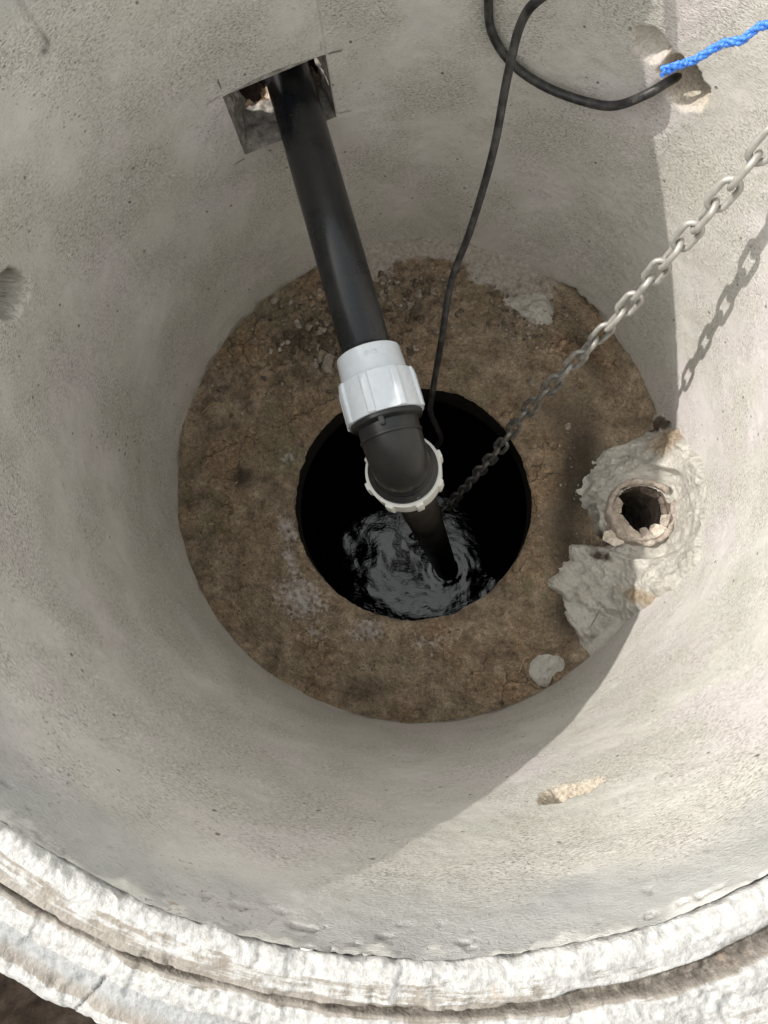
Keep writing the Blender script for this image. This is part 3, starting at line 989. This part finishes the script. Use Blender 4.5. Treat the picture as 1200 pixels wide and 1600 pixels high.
# moulded key tabs
def tab(s0, axis, side, rad_, name="key_tab"):
    x, y, d = frame(axis)
    side = (Vector(side) - d * d.dot(Vector(side))).normalized()
    t_ = d.cross(side)
    bm = bmesh.new()
    bmesh.ops.create_cube(bm, size=1)
    bmesh.ops.bevel(bm, geom=bm.edges[:], offset=0.12, segments=2, affect='EDGES')
    me = bpy.data.meshes.new(name)
    Mx = Matrix((( t_.x, d.x, side.x, 0), (t_.y, d.y, side.y, 0), (t_.z, d.z, side.z, 0), (0, 0, 0, 1)))
    bm.transform(Matrix.Translation(pB + d * s0 + side * rad_) @ Mx @ Matrix.Diagonal((0.0075, 0.013, 0.009, 1)))
    bm.to_mesh(me)
    bm.free()
    subchild(name, me, bodyo, M_ELBOW)
camp = Vector((0.011821, -0.289115, 1.314194))
tab(-0.0405, u1, (camp - pB) + Vector((-0.12, 0, 0)), 0.0475)
tab(0.072, u2, (pB + u1 - pB) + Vector((0.25, 0, 0)), 0.0492)
# faint moulded size mark on the upper nut
fc = bpy.data.curves.new("size_mark", 'FONT')
fc.body = "Ø50"
fc.size = 0.010
fc.extrude = 0.0004
fc.align_x = 'CENTER'
fo = bpy.data.objects.new("size_mark_tmp", fc)
COL.objects.link(fo)
bpy.context.view_layer.update()
tm = bpy.data.meshes.new_from_object(fo.evaluated_get(bpy.context.evaluated_depsgraph_get()))
COL.objects.unlink(fo)
bpy.data.objects.remove(fo)
d = u1
side = (camp - (pB - u1 * 0.133))
side = (side - d * d.dot(side)).normalized()
tq = d.cross(side)
rs = (side * math.cos(0.10) - tq * math.sin(0.10)).normalized()
ex = d.cross(rs)
if ex.x < 0:
    ex = -ex
ey = rs.cross(ex)
tm.transform(Matrix.Translation(pB - u1 * 0.133 + rs * 0.0477) @ Matrix(((ex.x, ey.x, rs.x, 0), (ex.y, ey.y, rs.y, 0), (ex.z, ey.z, rs.z, 0), (0, 0, 0, 1))))
tm.name = "size_mark"
subchild("size_mark", tm, n_up, M_NUT)

# ------------------------------------------------------------------ clay stub pipe and its mortar
stub = thing("clay_stub_pipe", "broken clay pipe stub standing up out of pale mortar at the right wall foot", "clay pipe", (SC[0], SC[1], 0))
ZS = 0.086
ns = 144
sa_ = np.linspace(0, 2 * PI, ns, endpoint=False)
prof = [(0.0700, -0.02), (0.0705, 0.03), (0.0712, 0.062), (0.0715, 0.079), (0.0700, 0.0845), (0.0660, 0.0865), (0.0610, 0.0855), (0.0585, 0.081), (0.0565, 0.06), (0.0550, 0.03), (0.0540, -0.06), (0.0540, -0.26), (0.001, -0.26)]
pp = np.array(prof) * np.array([0.91, 1.0])
A, I = np.meshgrid(sa_, np.arange(len(pp)), indexing='ij')
Rr = pp[I, 0]
Zz = pp[I, 1]
Ps = np.stack([SC[0] + Rr * np.cos(A), SC[1] + Rr * np.sin(A), Zz], -1)
nz = fbm(Ps * np.array([1, 1, 0.2]), 38, 4, 501)
topk = sstep(0.05, 0.085, Zz)
brk = np.exp(-(((A - 1.9 + PI) % (2 * PI) - PI) / 0.9) ** 2)
Zz = Zz + topk * (0.008 * nz - 0.007 * brk)
Rr = Rr + np.where(Zz > -0.05, 0.0034 * fbm(Ps, 60, 4, 502), 0)
V = np.stack([SC[0] + Rr * np.cos(A), SC[1] + Rr * np.sin(A), Zz], -1)
me = mesh_from("pipe_barrel", V, grid_faces(ns, len(pp), True))
bar = child("pipe_barrel", me, stub, M_CLAY)
me.materials.append(M_CLAYIN)
fidx = np.array([0 if (i % (len(pp) - 1)) < 7 else 1 for i in range(ns * (len(pp) - 1))], np.int32)
if len(fidx) == len(me.polygons):
    me.polygons.foreach_set("material_index", fidx)
# broken collar pieces lying round the inside of the mouth
def shard_mesh(outl, thick, seed):
    bm = bmesh.new()
    r_ = random.Random(seed)
    top = [bm.verts.new((x + r_.uniform(-.001, .001), y + r_.uniform(-.001, .001), thick / 2 + r_.uniform(-.0012, .0012))) for x, y in outl]
    bot = [bm.verts.new((x * 0.94, y * 0.94, -thick / 2)) for x, y in outl]
    bm.faces.new(top)
    bm.faces.new(bot[::-1])
    for i in range(len(outl)):
        j = (i + 1) % len(outl)
        bm.faces.new((top[j], top[i], bot[i], bot[j]))
    bmesh.ops.bevel(bm, geom=bm.edges[:], offset=0.0012, segments=1, affect='EDGES')
    me = bpy.data.meshes.new("broken_shard")
    bm.to_mesh(me)
    bm.free()
    return me
def wedge(a0, a1, r0, r1, z0, z1, seed, mat, thick=0.010):
    r0, r1 = r0 * 0.91, r1 * 0.91
    am = (a0 + a1) / 2
    cx, cy = math.cos(am), math.sin(am)
    out = []
    rr_ = random.Random(seed)
    cm = Vector(((r0 + r1) / 2 * cx, (r0 + r1) / 2 * cy, 0))
    for a, r in ((a0, r1), ((a0 + am) / 2, r1), (am, r1), ((am + a1) / 2, r1), (a1, r1), (a1, (r0 + r1) / 2), (a1, r0 + rr_.uniform(-.004, .006)), (am, r0 + rr_.uniform(-.005, .005)), (a0, r0 + rr_.uniform(-.004, .006)), (a0, (r0 + r1) / 2)):
        q = Vector((r * math.cos(a), r * math.sin(a), 0)) - cm
        out.append((q.x, q.y))
    me = shard_mesh(out, thick, seed)
    tiltax = Vector((-cy, cx, 0))
    slope = math.atan2(z1 - z0, r1 - r0)
    o = child("broken_shard", me, stub, mat)
    o.location = Vector((cm.x, cm.y, (z0 + z1) / 2))
    o.rotation_mode = 'QUATERNION'
    o.rotation_quaternion = Matrix.Rotation(-slope, 4, tiltax).to_quaternion()
    return o
D_ = math.radians
wedge(D_(150), D_(184), 0.040, 0.064, 0.064, 0.084, 8, M_CLAY)
wedge(D_(186), D_(226), 0.033, 0.065, 0.060, 0.084, 1, M_CLAY)
wedge(D_(228), D_(262), 0.035, 0.067, 0.058, 0.085, 2, M_SHARD)
wedge(D_(264), D_(290), 0.033, 0.067, 0.057, 0.084, 3, M_CLAY)
wedge(D_(292), D_(322), 0.036, 0.066, 0.058, 0.085, 4, M_SHARD)
wedge(D_(325), D_(352), 0.040, 0.064, 0.056, 0.083, 5, M_CLAY)
wedge(D_(-4), D_(36), 0.045, 0.062, 0.040, 0.080, 6, M_CLAYIN)
wedge(D_(40), D_(82), 0.046, 0.062, 0.036, 0.079, 7, M_CLAYIN)
# loose flap of clay hanging off the lower left edge
me = shard_mesh([(-0.020, -0.010), (0.004, -0.018), (0.020, -0.008), (0.016, 0.010), (-0.006, 0.013), (-0.019, 0.006)], 0.006, 9)
o = child("broken_shard", me, stub, M_SHARD)
o.location = Vector((-0.052, -0.046, 0.066))
o.rotation_euler = (0.30, -0.25, -0.25)

# mortar fillet
mor = None
inn = [(14.0, 0.524), (10.5, 0.505), (8.16, 0.471), (5.7, 0.391), (-3.3, 0.349), (-12.1, 0.343), (-18.3, 0.372), (-22.5, 0.41), (-26.2, 0.353), (-37.7, 0.337), (-43.7, 0.38), (-45.8, 0.427), (-46.9, 0.477), (-49, 0.51)]
out_ = [(14.0, 0.012), (8.0, 0.072), (5.7, 0.098), (1.4, 0.150), (-3.7, 0.190), (-9.4, 0.216), (-14.6, 0.227), (-21.1, 0.240), (-26.3, 0.236), (-30.1, 0.200), (-32.1, 0.144), (-34.6, 0.095), (-38, 0.03), (-43, 0.012), (-49, 0.006)]
def itp(tab_, x):
    t_ = sorted(tab_)
    return np.interp(x, [a for a, _ in t_], [b_ for _, b_ in t_])
NM, NV_ = 420, 170
ad = np.linspace(14.0, -49.0, NM)
v = np.linspace(0, 1, NV_)
AD, VV = np.meshgrid(ad, v, indexing='ij')
AR = np.radians(AD)
ri = itp(inn, AD)
zo = np.maximum(itp(out_, AD), 0.004)
ra, zb = ri - 0.030, zo + 0.030
# quadratic curve floor -> fillet -> wall, then a lumpy thickness whose feathered edge dips below slab and wall
Rq = (1 - VV) ** 2 * ra + 2 * VV * (1 - VV) * 0.5005 + VV ** 2 * 0.5005
Zq = 2 * VV * (1 - VV) * 0.0005 + VV ** 2 * zb
zbez = Zq.copy()
tr, tz = np.gradient(Rq, axis=1), np.gradient(Zq, axis=1)
tl_ = np.hypot(tr, tz) + 1e-9
nr, nzz = -tz / tl_, tr / tl_
Pq = np.stack([Rq * np.cos(AR), Rq * np.sin(AR), Zq], -1)
e2 = fbm(Pq, 30, 5, 601, 0.55)
m_in = sstep(-0.004, 0.016, (Rq - ri) + 0.016 * e2 + np.where(VV > 0.5, 0.05, 0))
m_out = sstep(-0.004, 0.022, (zo - Zq) + 0.018 * e2)
m_end = sstep(0, 3.0, AD + 48.5) * sstep(0, 3.0, 13.5 - AD)
thick = 0.0095 + 0.0060 * fbm(Pq, 17, 3, 603) + 0.0036 * fbm(Pq, 60, 4, 604) + 0.0016 * fbm(Pq, 150, 2, 606)
# a dragged ridge or two left by the trowel
thick = thick + 0.003 * np.sin((AD * 1.9 + 60 * Rq + 2.0 * e2)) * (1 - VV)
dq0 = np.hypot(Pq[..., 0] - SC[0], Pq[..., 1] - SC[1])
hump = 0.034 * np.exp(-(dq0 / 0.096) ** 6) * (1 - sstep(0.47, 0.50, Rq))
lump = (np.maximum(thick, 0.002) + hump) * m_in * m_out * m_end - 0.006 * (1 - m_in * m_out * m_end)
notch = np.exp(-((AD + 22.5) / 3.2) ** 2) * (1 - sstep(0.0, 0.45, VV))
lump = np.where((AD < -28) & (VV < 0.5) & (Rq > ri + 0.022), np.maximum(lump, 0.003), lump)
lump = lump - 0.014 * notch
Rq = Rq + nr * lump
Zq = Zq + nzz * lump
# behind the stub the mortar lies thinly against the wall so that the pipe mouth stays open
dq1 = np.hypot(Rq * np.cos(AR) - SC[0], Rq * np.sin(AR) - SC[1])
cw = np.stack([np.cos(AR) * 0.5, np.sin(AR) * 0.5, Zq], -1)
rwall = 0.5030 - (0.0060 + 0.0050 * np.clip(0.35 + fbm(cw, 45, 4, 611), 0, 1.2)) * m_out * m_end
wl = (1 - sstep(0.068, 0.098, dq1)) * sstep(0.030, 0.055, zbez)
Rq = Rq * (1 - wl) + rwall * wl
xm, ym = Rq * np.cos(AR), Rq * np.sin(AR)
dq = np.hypot(xm - SC[0], ym - SC[1])
V = np.stack([xm, ym, Zq], -1)
# damp sandy patches at the two ends of the fillet, mud in the hollow
damp = np.exp(-(((AD - 4.2) / 3.6) ** 2 + ((Zq - 0.085) / 0.040) ** 2)) + 0.85 * np.exp(-(((AD + 33.0) / 1.8) ** 2 + ((Zq - 0.10) / 0.05) ** 2))
mud = notch * 0.9 + 0.8 * np.exp(-(((AD - 9) / 3.0) ** 2 + ((Rq - 0.49) / 0.02) ** 2)) + 0.6 * np.exp(-(((AD + 27) / 2.0) ** 2 + ((Rq - 0.40) / 0.03) ** 2))
Rv = Rq
kd = dq > 0.050
keep = kd[:-1, :-1] & kd[:-1, 1:]
me = mesh_from("mortar_fillet", V, grid_faces(NM, NV_, False, keep))
add_attr(me, "damp", damp)
add_attr(me, "mud", mud)
mo = link("mortar_fillet", me, None, M_MORTAR)
tag(mo, "rough pale mortar packed round the clay stub and up the right wall", "mortar")

def patty(name, pts, hgt, label, seed, mat=M_MORTAR):
    """flat splash of mortar stuck to the slab"""
    c = np.mean(np.array(pts), 0)
    ang_ = np.linspace(0, 2 * PI, 90, endpoint=False)
    pa = np.array([math.atan2(y - c[1], x - c[0]) for x, y in pts])
    pl_ = np.array([math.hypot(x - c[0], y - c[1]) for x, y in pts])
    od = np.argsort(pa)
    pa, pl_ = pa[od], pl_[od]
    L = np.interp(ang_, np.concatenate([pa - 2 * PI, pa, pa + 2 * PI]), np.tile(pl_, 3))
    vv_ = np.linspace(0.02, 1, 30)
    A_, V_ = np.meshgrid(np.arange(90), vv_, indexing='ij')
    ll = L[A_] * V_
    x = c[0] + ll * np.cos(ang_[A_])
    y = c[1] + ll * np.sin(ang_[A_])
    Pp = np.stack([x, y, 0 * x], -1)
    jj = 1 + 0.14 * fbm(Pp, 40, 3, seed)
    x = c[0] + ll * jj * np.cos(ang_[A_])
    y = c[1] + ll * jj * np.sin(ang_[A_])
    zz_ = hgt * (1 - V_ ** 3) * (1 + 0.5 * fbm(Pp, 60, 4, seed + 3)) - 0.004 * V_ ** 6 + 0.003
    me = mesh_from(name, np.stack([x, y, zz_], -1), grid_faces(90, 30, True))
    add_attr(me, "damp", np.zeros(90 * 30))
    add_attr(me, "mud", np.zeros(90 * 30))
    o = link(name, me, None, mat)
    tag(o, label, "mortar")
    return o
patty("mortar_splash", [(0.222, -0.400), (0.232, -0.378), (0.262, -0.374), (0.290, -0.386), (0.282, -0.405), (0.262, -0.420), (0.236, -0.432), (0.225, -0.425)], 0.004,
      "flat round pale mortar splash on the floor at the lower right wall foot", 701)
patty("mortar_splash", [(0.185, 0.372), (0.225, 0.385), (0.285, 0.375), (0.300, 0.345), (0.272, 0.305), (0.245, 0.318), (0.215, 0.340)], 0.009,
      "crumbly grey mortar splash on the floor between the hanging cable and the chain", 705)

# ------------------------------------------------------------------ chain
chain = thing("chain", "galvanised steel link chain slanting from the upper right edge down into the sump", "chain", (0.5, 0.3, 0.9))
CHP = [Vector(p_) for p_ in ((0.64, 0.385, 0.775), (0.595, 0.355, 0.835), (0.560, 0.332, 0.885), (0.525, 0.310, 0.897), (0.495, 0.291, 0.895), (0.470, 0.275, 0.880), (0.4300, 0.246, 0.75), (0.3852, 0.2157, 0.577), (0.3535, 0.194, 0.45), (0.3226, 0.1698, 0.336), (0.239, 0.110, 0.145), (0.205, 0.084, 0.070), (0.184, 0.059, -0.005), (0.152, 0.036, -0.140), (0.091, 0.003, -0.420), (-0.027, -0.064, -0.750))]
CHL = catmull(CHP, 16)
CHS = [0.0]
for k in range(1, len(CHL)):
    CHS.append(CHS[-1] + (CHL[k] - CHL[k - 1]).length)
def chain_pt(s_):
    return Vector([float(np.interp(s_, CHS, [p_[ax] for p_ in CHL])) for ax in range(3)])
PITCH, WIRE, HALFW = 0.0360, 0.0044, 0.0114
def link_mesh():
    hl = PITCH / 2 + WIRE * 0.97 - HALFW
    path = []
    ns_ = 10
    for k in range(ns_ + 1):
        a = -PI / 2 + PI * k / ns_
        path.append(Vector((HALFW * math.sin(a), 0, hl + HALFW * math.cos(a))))
    path = [Vector((HALFW * math.sin(-PI / 2 + PI * k / ns_), 0, hl + HALFW * math.cos(-PI / 2 + PI * k / ns_))) for k in range(ns_ + 1)]
    path += [Vector((-HALFW * math.sin(-PI / 2 + PI * k / ns_), 0, -hl - HALFW * math.cos(-PI / 2 + PI * k / ns_))) for k in range(ns_ + 1)]
    n_, sd_ = len(path), 10
    V_, F_ = [], []
    for i in range(n_):
        t_ = (path[(i + 1) % n_] - path[i - 1]).normalized()
        b2 = Vector((0, 1, 0))
        nn = b2.cross(t_)
        for k in range(sd_):
            a = 2 * PI * k / sd_
            V_.append(tuple(path[i] + nn * (WIRE * math.cos(a)) + b2 * (WIRE * math.sin(a))))
    for i in range(n_):
        j = (i + 1) % n_
        for k in range(sd_):
            k2 = (k + 1) % sd_
            F_.append((i * sd_ + k, i * sd_ + k2, j * sd_ + k2, j * sd_ + k))
    me_ = bpy.data.meshes.new("link")
    me_.from_pydata(V_, [], F_)
    me_.polygons.foreach_set("use_smooth", np.ones(len(me_.polygons), bool))
    me_.materials.append(M_CHAIN)
    # a weld bead half way along one side
    return me_
lm = link_mesh()
zc = 0.0
prev = chain_pt(zc)
i = 0
rl = random.Random(3)
base_roll = 0.55
while zc < CHS[-1] - PITCH:
    # step down one pitch
    z2 = zc + PITCH
    nxt = chain_pt(z2)
    c = (prev + nxt) / 2
    d = (prev - nxt).normalized()
    x, y, _ = frame(d)
    vd = (camp - c).normalized()
    ry0 = (vd - d * d.dot(vd)).normalized()
    roll = 0.22 + (PI / 2 if i % 2 else 0) + rl.uniform(-0.2, 0.2) + (0.6 * math.sin(i * 0.35) if c.z < 0.3 else 0)
    ry = (ry0 * math.cos(roll) + d.cross(ry0) * math.sin(roll)).normalized()
    rx = ry.cross(d)
    o = bpy.data.objects.new("link", lm)
    COL.objects.link(o)
    o.parent = chain
    o.matrix_basis = Matrix.Translation(-Vector(chain.location)) @ Matrix(((rx.x, ry.x, d.x, c.x), (rx.y, ry.y, d.y, c.y), (rx.z, ry.z, d.z, c.z), (0, 0, 0, 1)))
    prev, zc = nxt, z2
    i += 1

# ------------------------------------------------------------------ pump cable
CR = 0.0060
cpts = [(0.010, 0.045, -0.92), (0.024, 0.080, -0.50), (0.036, 0.105, -0.30), (0.058, 0.106, -0.165), (0.046, 0.110, -0.064), (0.032, 0.124, -0.001), (0.036, 0.146, 0.072), (0.051, 0.204, 0.182), (0.066, 0.273, 0.263),
        (0.094, 0.320, 0.339), (0.120, 0.373, 0.447), (0.132, 0.419, 0.545), (0.145, 0.436, 0.611), (0.1825, 0.4136, 0.689), (0.1445, 0.4326, 0.762), (0.107, 0.451, 0.822), (0.102, 0.478, 0.885), (0.102, 0.505, 0.900), (0.101, 0.545, 0.893), (0.098, 0.60, 0.81), (0.067, 0.64, 0.80), (0.036, 0.60, 0.81), (0.040, 0.545, 0.893), (0.046, 0.505, 0.900), (0.052, 0.482, 0.880), (0.066, 0.474, 0.80), (0.088, 0.480, 0.68), (0.101, 0.482, 0.597), (0.111, 0.478, 0.545), (0.143, 0.465, 0.506), (0.190, 0.446, 0.485), (0.242, 0.419, 0.486), (0.279, 0.394, 0.504), (0.308, 0.376, 0.542), (0.333, 0.384, 0.553), (0.368, 0.417, 0.531)]
cab = link("power_cable", tube_mesh("power_cable", catmull(cpts, 12), CR, 16), None, M_CABLE)
tag(cab, "black rubber cable looped near the top wall, hanging past the black pipe into the sump", "cable")

# ------------------------------------------------------------------ blue rope
rope = thing("blue_rope", "bright blue twisted twine crossing in front of the chipped hole at the upper right", "rope", (0.33, 0.365, 0.60))
ROPEPTS = [(0.246, 0.224, 0.746), (0.262, 0.228, 0.749), (0.273, 0.227, 0.755), (0.284, 0.229, 0.762), (0.295, 0.231, 0.768), (0.307, 0.226, 0.776), (0.316, 0.228, 0.786), (0.328, 0.224, 0.795), (0.346, 0.221, 0.806), (0.365, 0.219, 0.835), (0.390, 0.229, 0.865), (0.413, 0.251, 0.887)]
rp = catmull(ROPEPTS, 26)
acc = 0
for sidx in range(3):
    q = []
    acc = 0
    x, y, _ = frame(rp[1] - rp[0])
    for k in range(len(rp)):
        if k:
            acc += (rp[k] - rp[k - 1]).length
        tdir = (rp[min(k + 1, len(rp) - 1)] - rp[max(k - 1, 0)]).normalized()
        x = (x - tdir * x.dot(tdir)).normalized()
        y = tdir.cross(x)
        a = acc / 0.031 * 2 * PI + sidx * 2 * PI / 3
        fr = 1 + 0.5 * max(0, 1 - acc / 0.015)
        q.append(rp[k] + (x * math.cos(a) + y * math.sin(a)) * 0.0020 * fr)
    child("strand", tube_mesh("strand", q, [0.0022 + 0.0003 * math.sin(k * 0.8 + sidx) for k in range(len(q))], 10), rope, M_ROPE)

# ------------------------------------------------------------------ stones, straw, gravel
def rock(name, loc, size, seed, mat, label, cat="stone", flat=0.65, group=None):
    bm = bmesh.new()
    bmesh.ops.create_icosphere(bm, subdivisions=3, radius=1.0)
    pts_ = np.array([v_.co[:] for v_ in bm.verts])
    r_ = 1 + 0.30 * fbm(pts_ + seed * 3.7, 0.9, 3, seed) + 0.10 * fbm(pts_ + seed, 3.5, 3, seed + 1)
    rr_ = random.Random(seed)
    # a few flat broken faces
    for _ in range(7):
        nn = np.array([rr_.gauss(0, 1) for _ in range(3)])
        nn /= np.linalg.norm(nn)
        lim = rr_.uniform(0.55, 0.85)
        dd = (pts_ * r_[:, None]) @ nn
        r_ = np.where(dd > lim, r_ * lim / np.maximum(dd, 1e-6), r_)
    sx, sy = size * rr_.uniform(0.85, 1.2), size * rr_.uniform(0.75, 1.0)
    for v_, p_, k_ in zip(bm.verts, pts_, r_):
        v_.co = Vector((p_[0] * k_ * sx, p_[1] * k_ * sy, p_[2] * k_ * size * flat))
    bmesh.ops.rotate(bm, verts=bm.verts, cent=(0, 0, 0), matrix=Matrix.Rotation(rr_.uniform(0, 6.28), 3, 'Z'))
    me_ = bpy.data.meshes.new(name)
    bm.to_mesh(me_)
    bm.free()
    o_ = link(name, me_, None, mat)
    o_.location = (loc[0], loc[1], loc[2] if len(loc) > 2 else size * flat * 0.55)
    tag(o_, label, cat, group)
    return o_
rock("stone", (-0.186, 0.232), 0.0210, 1, M_STONE, "largest pale stone on the floor, just left of the white upper nut")
rock("stone", (-0.212, 0.231), 0.0115, 2, M_STONE, "small pale stone touching the left side of the largest floor stone")
rock("stone", (-0.182, 0.264), 0.0170, 3, M_CLOD, "brown clod tucked against the black pipe above the largest floor stone", "clod")
rock("stone", (-0.303, 0.380), 0.0125, 4, M_STONE, "pale stone alone near the upper left foot of the wall")
rock("clod", (0.003, 0.343), 0.0175, 5, M_CLOD, "crumbly grey clod between the black pipe and the hanging cable", "clod")
rock("clod", (0.012, 0.328), 0.0120, 6, M_CLOD, "smaller lump at the lower edge of the crumbly grey clod", "clod")
rock("clod", (-0.009, 0.362), 0.0105, 16, M_STONE, "small pale lump on the upper left of the crumbly grey clod", "clod")
rock("stone", (0.242, 0.181), 0.0080, 7, M_STONE, "pale pebble on bare floor left of the middle of the chain", "pebble")
rock("stone", (0.314, 0.087), 0.0090, 8, M_STONE, "white pebble on the floor right of the lower chain", "pebble")
rock("stone", (0.282, 0.196), 0.0050, 9, M_STONE, "tiny pebble beside the chain, right of the pale pebble", "pebble")
rock("stone", (0.197, 0.240), 0.0055, 10, M_STONE, "small pebble above the pale pebble and left of the chain", "pebble")
rock("stone", (0.320, 0.331), 0.0070, 11, M_STONE, "small pebble against the wall foot right of the crumbly mortar splash", "pebble")
rock("stone", (0.048, 0.300), 0.0060, 12, M_STONE, "small pebble just left of the hanging cable", "pebble")
rock("clod", (-0.268, 0.300), 0.0150, 13, M_CLOD, "round brown clod on the floor left of the black pipe", "clod")
rock("clod", (-0.235, 0.275), 0.0130, 14, M_CLOD, "dark brown clod between the round clod and the largest floor stone", "clod")
rock("stone", (-0.225, 0.322), 0.0075, 15, M_STONE, "small pale pebble among the brown clods left of the black pipe", "pebble")
rock("clod", (-0.010, 0.255), 0.0110, 17, M_CLOD, "flat brown clod right of the white upper nut", "clod")
rr9 = random.Random(21)
for k in range(26):
    rock("clod", (-0.205 + rr9.gauss(0, 0.055), 0.300 + rr9.gauss(0, 0.042)), rr9.uniform(0.0055, 0.0115), 40 + k, M_CLOD if k % 3 else M_STONE,
         "small earth crumb among the rubble between the left wall foot and the black pipe", "clod", 0.7, "crumbs of rubble left of the black pipe")
for k in range(12):
    rock("clod", (-0.035 + rr9.gauss(0, 0.045), 0.395 + rr9.gauss(0, 0.035)), rr9.uniform(0.0045, 0.0095), 80 + k, M_STONE if k % 2 else M_CLOD,
         "small pale crumb on the dusty ledge right of the black pipe", "clod", 0.7, "crumbs of rubble right of the black pipe")
# grains everywhere, joined
gv, gf = [], []
ico = bmesh.new()
bmesh.ops.create_icosphere(ico, subdivisions=1, radius=1.0)
iv = np.array([v_.co[:] for v_ in ico.verts])
ifc = np.array([[v_.index for v_ in f.verts] for f in ico.faces])
ico.free()
cnt = 0
gpos = []
def zone(nm, fx, fy, sx, sy, lo, hi):
    for _ in range(nm):
        gpos.append((random.gauss(fx, sx), random.gauss(fy, sy), lo + (hi - lo) * random.random() ** 3))
zone(750, -0.20, 0.30, 0.10, 0.07, 0.0012, 0.0085)
zone(520, -0.03, 0.39, 0.09, 0.06, 0.0012, 0.0075)
zone(650, 0.245, 0.335, 0.03, 0.025, 0.0012, 0.0055)
zone(150, 0.22, 0.22, 0.12, 0.10, 0.001, 0.0035)
zone(120, 0.33, 0.0, 0.05, 0.12, 0.001, 0.0045)
for _ in range(1500):
    a = random.uniform(0, 2 * PI)
    r_ = random.uniform(0.27, 0.49)
    gpos.append((r_ * math.cos(a), r_ * math.sin(a), 0.0008 + 0.0026 * random.random() ** 3))
for (x, y, s_) in gpos:
    if math.hypot(x, y) > 0.492 or math.hypot(x - HC[0], y - HC[1]) < HR + 0.008 or (x > 0.33 and -0.36 < y < 0.08):
        continue
    k = iv * (1 + 0.35 * rng.standard_normal((len(iv), 1)) * 0.6) * s_ * np.array([1, 0.8, 0.7])
    a = random.uniform(0, 6.28)
    c, sn = math.cos(a), math.sin(a)
    k = np.stack([k[:, 0] * c - k[:, 1] * sn + x, k[:, 0] * sn + k[:, 1] * c + y, k[:, 2] + s_ * 0.4], -1)
    gv.append(k)
    gf.append(ifc + cnt * len(iv))
    cnt += 1
gm, gnt, gb = newmat("mixed_grit")
gg = NT(gnt)
gcol = gg.ramp(gg.noise(gg.obj(), 60, 2, 0.5), [(0.35, (0.075, 0.056, 0.04)), (0.52, (0.17, 0.135, 0.10)), (0.66, (0.40, 0.36, 0.31))])
gg.l(gcol, gb.inputs['Base Color'])
gb.inputs['Roughness'].default_value = 0.45
me = mesh_from("gravel", np.concatenate(gv), np.concatenate(gf), False)
struct(link("gravel", me, None, gm), 'stuff')

def straw(pts_, label, r_=0.0011):
    o_ = link("straw", tube_mesh("straw", catmull(pts_, 5), r_, 6), None, M_STRAW)
    tag(o_, label, "straw")
straw([(0.198, -0.404, 0.006), (0.204, -0.388, 0.008), (0.208, -0.378, 0.009), (0.219, -0.376, 0.007)], "yellow bent straw on the floor left of the flat round mortar splash")
straw([(-0.452, 0.128, 0.006), (-0.431, 0.146, 0.010), (-0.405, 0.146, 0.009), (-0.376, 0.120, 0.006)], "thin arched stalk on the floor by the left wall foot", 0.0008)
straw([(-0.428, -0.110, 0.006), (-0.418, -0.109, 0.007)], "tiny pale straw bit on the left side of the floor", 0.0013)
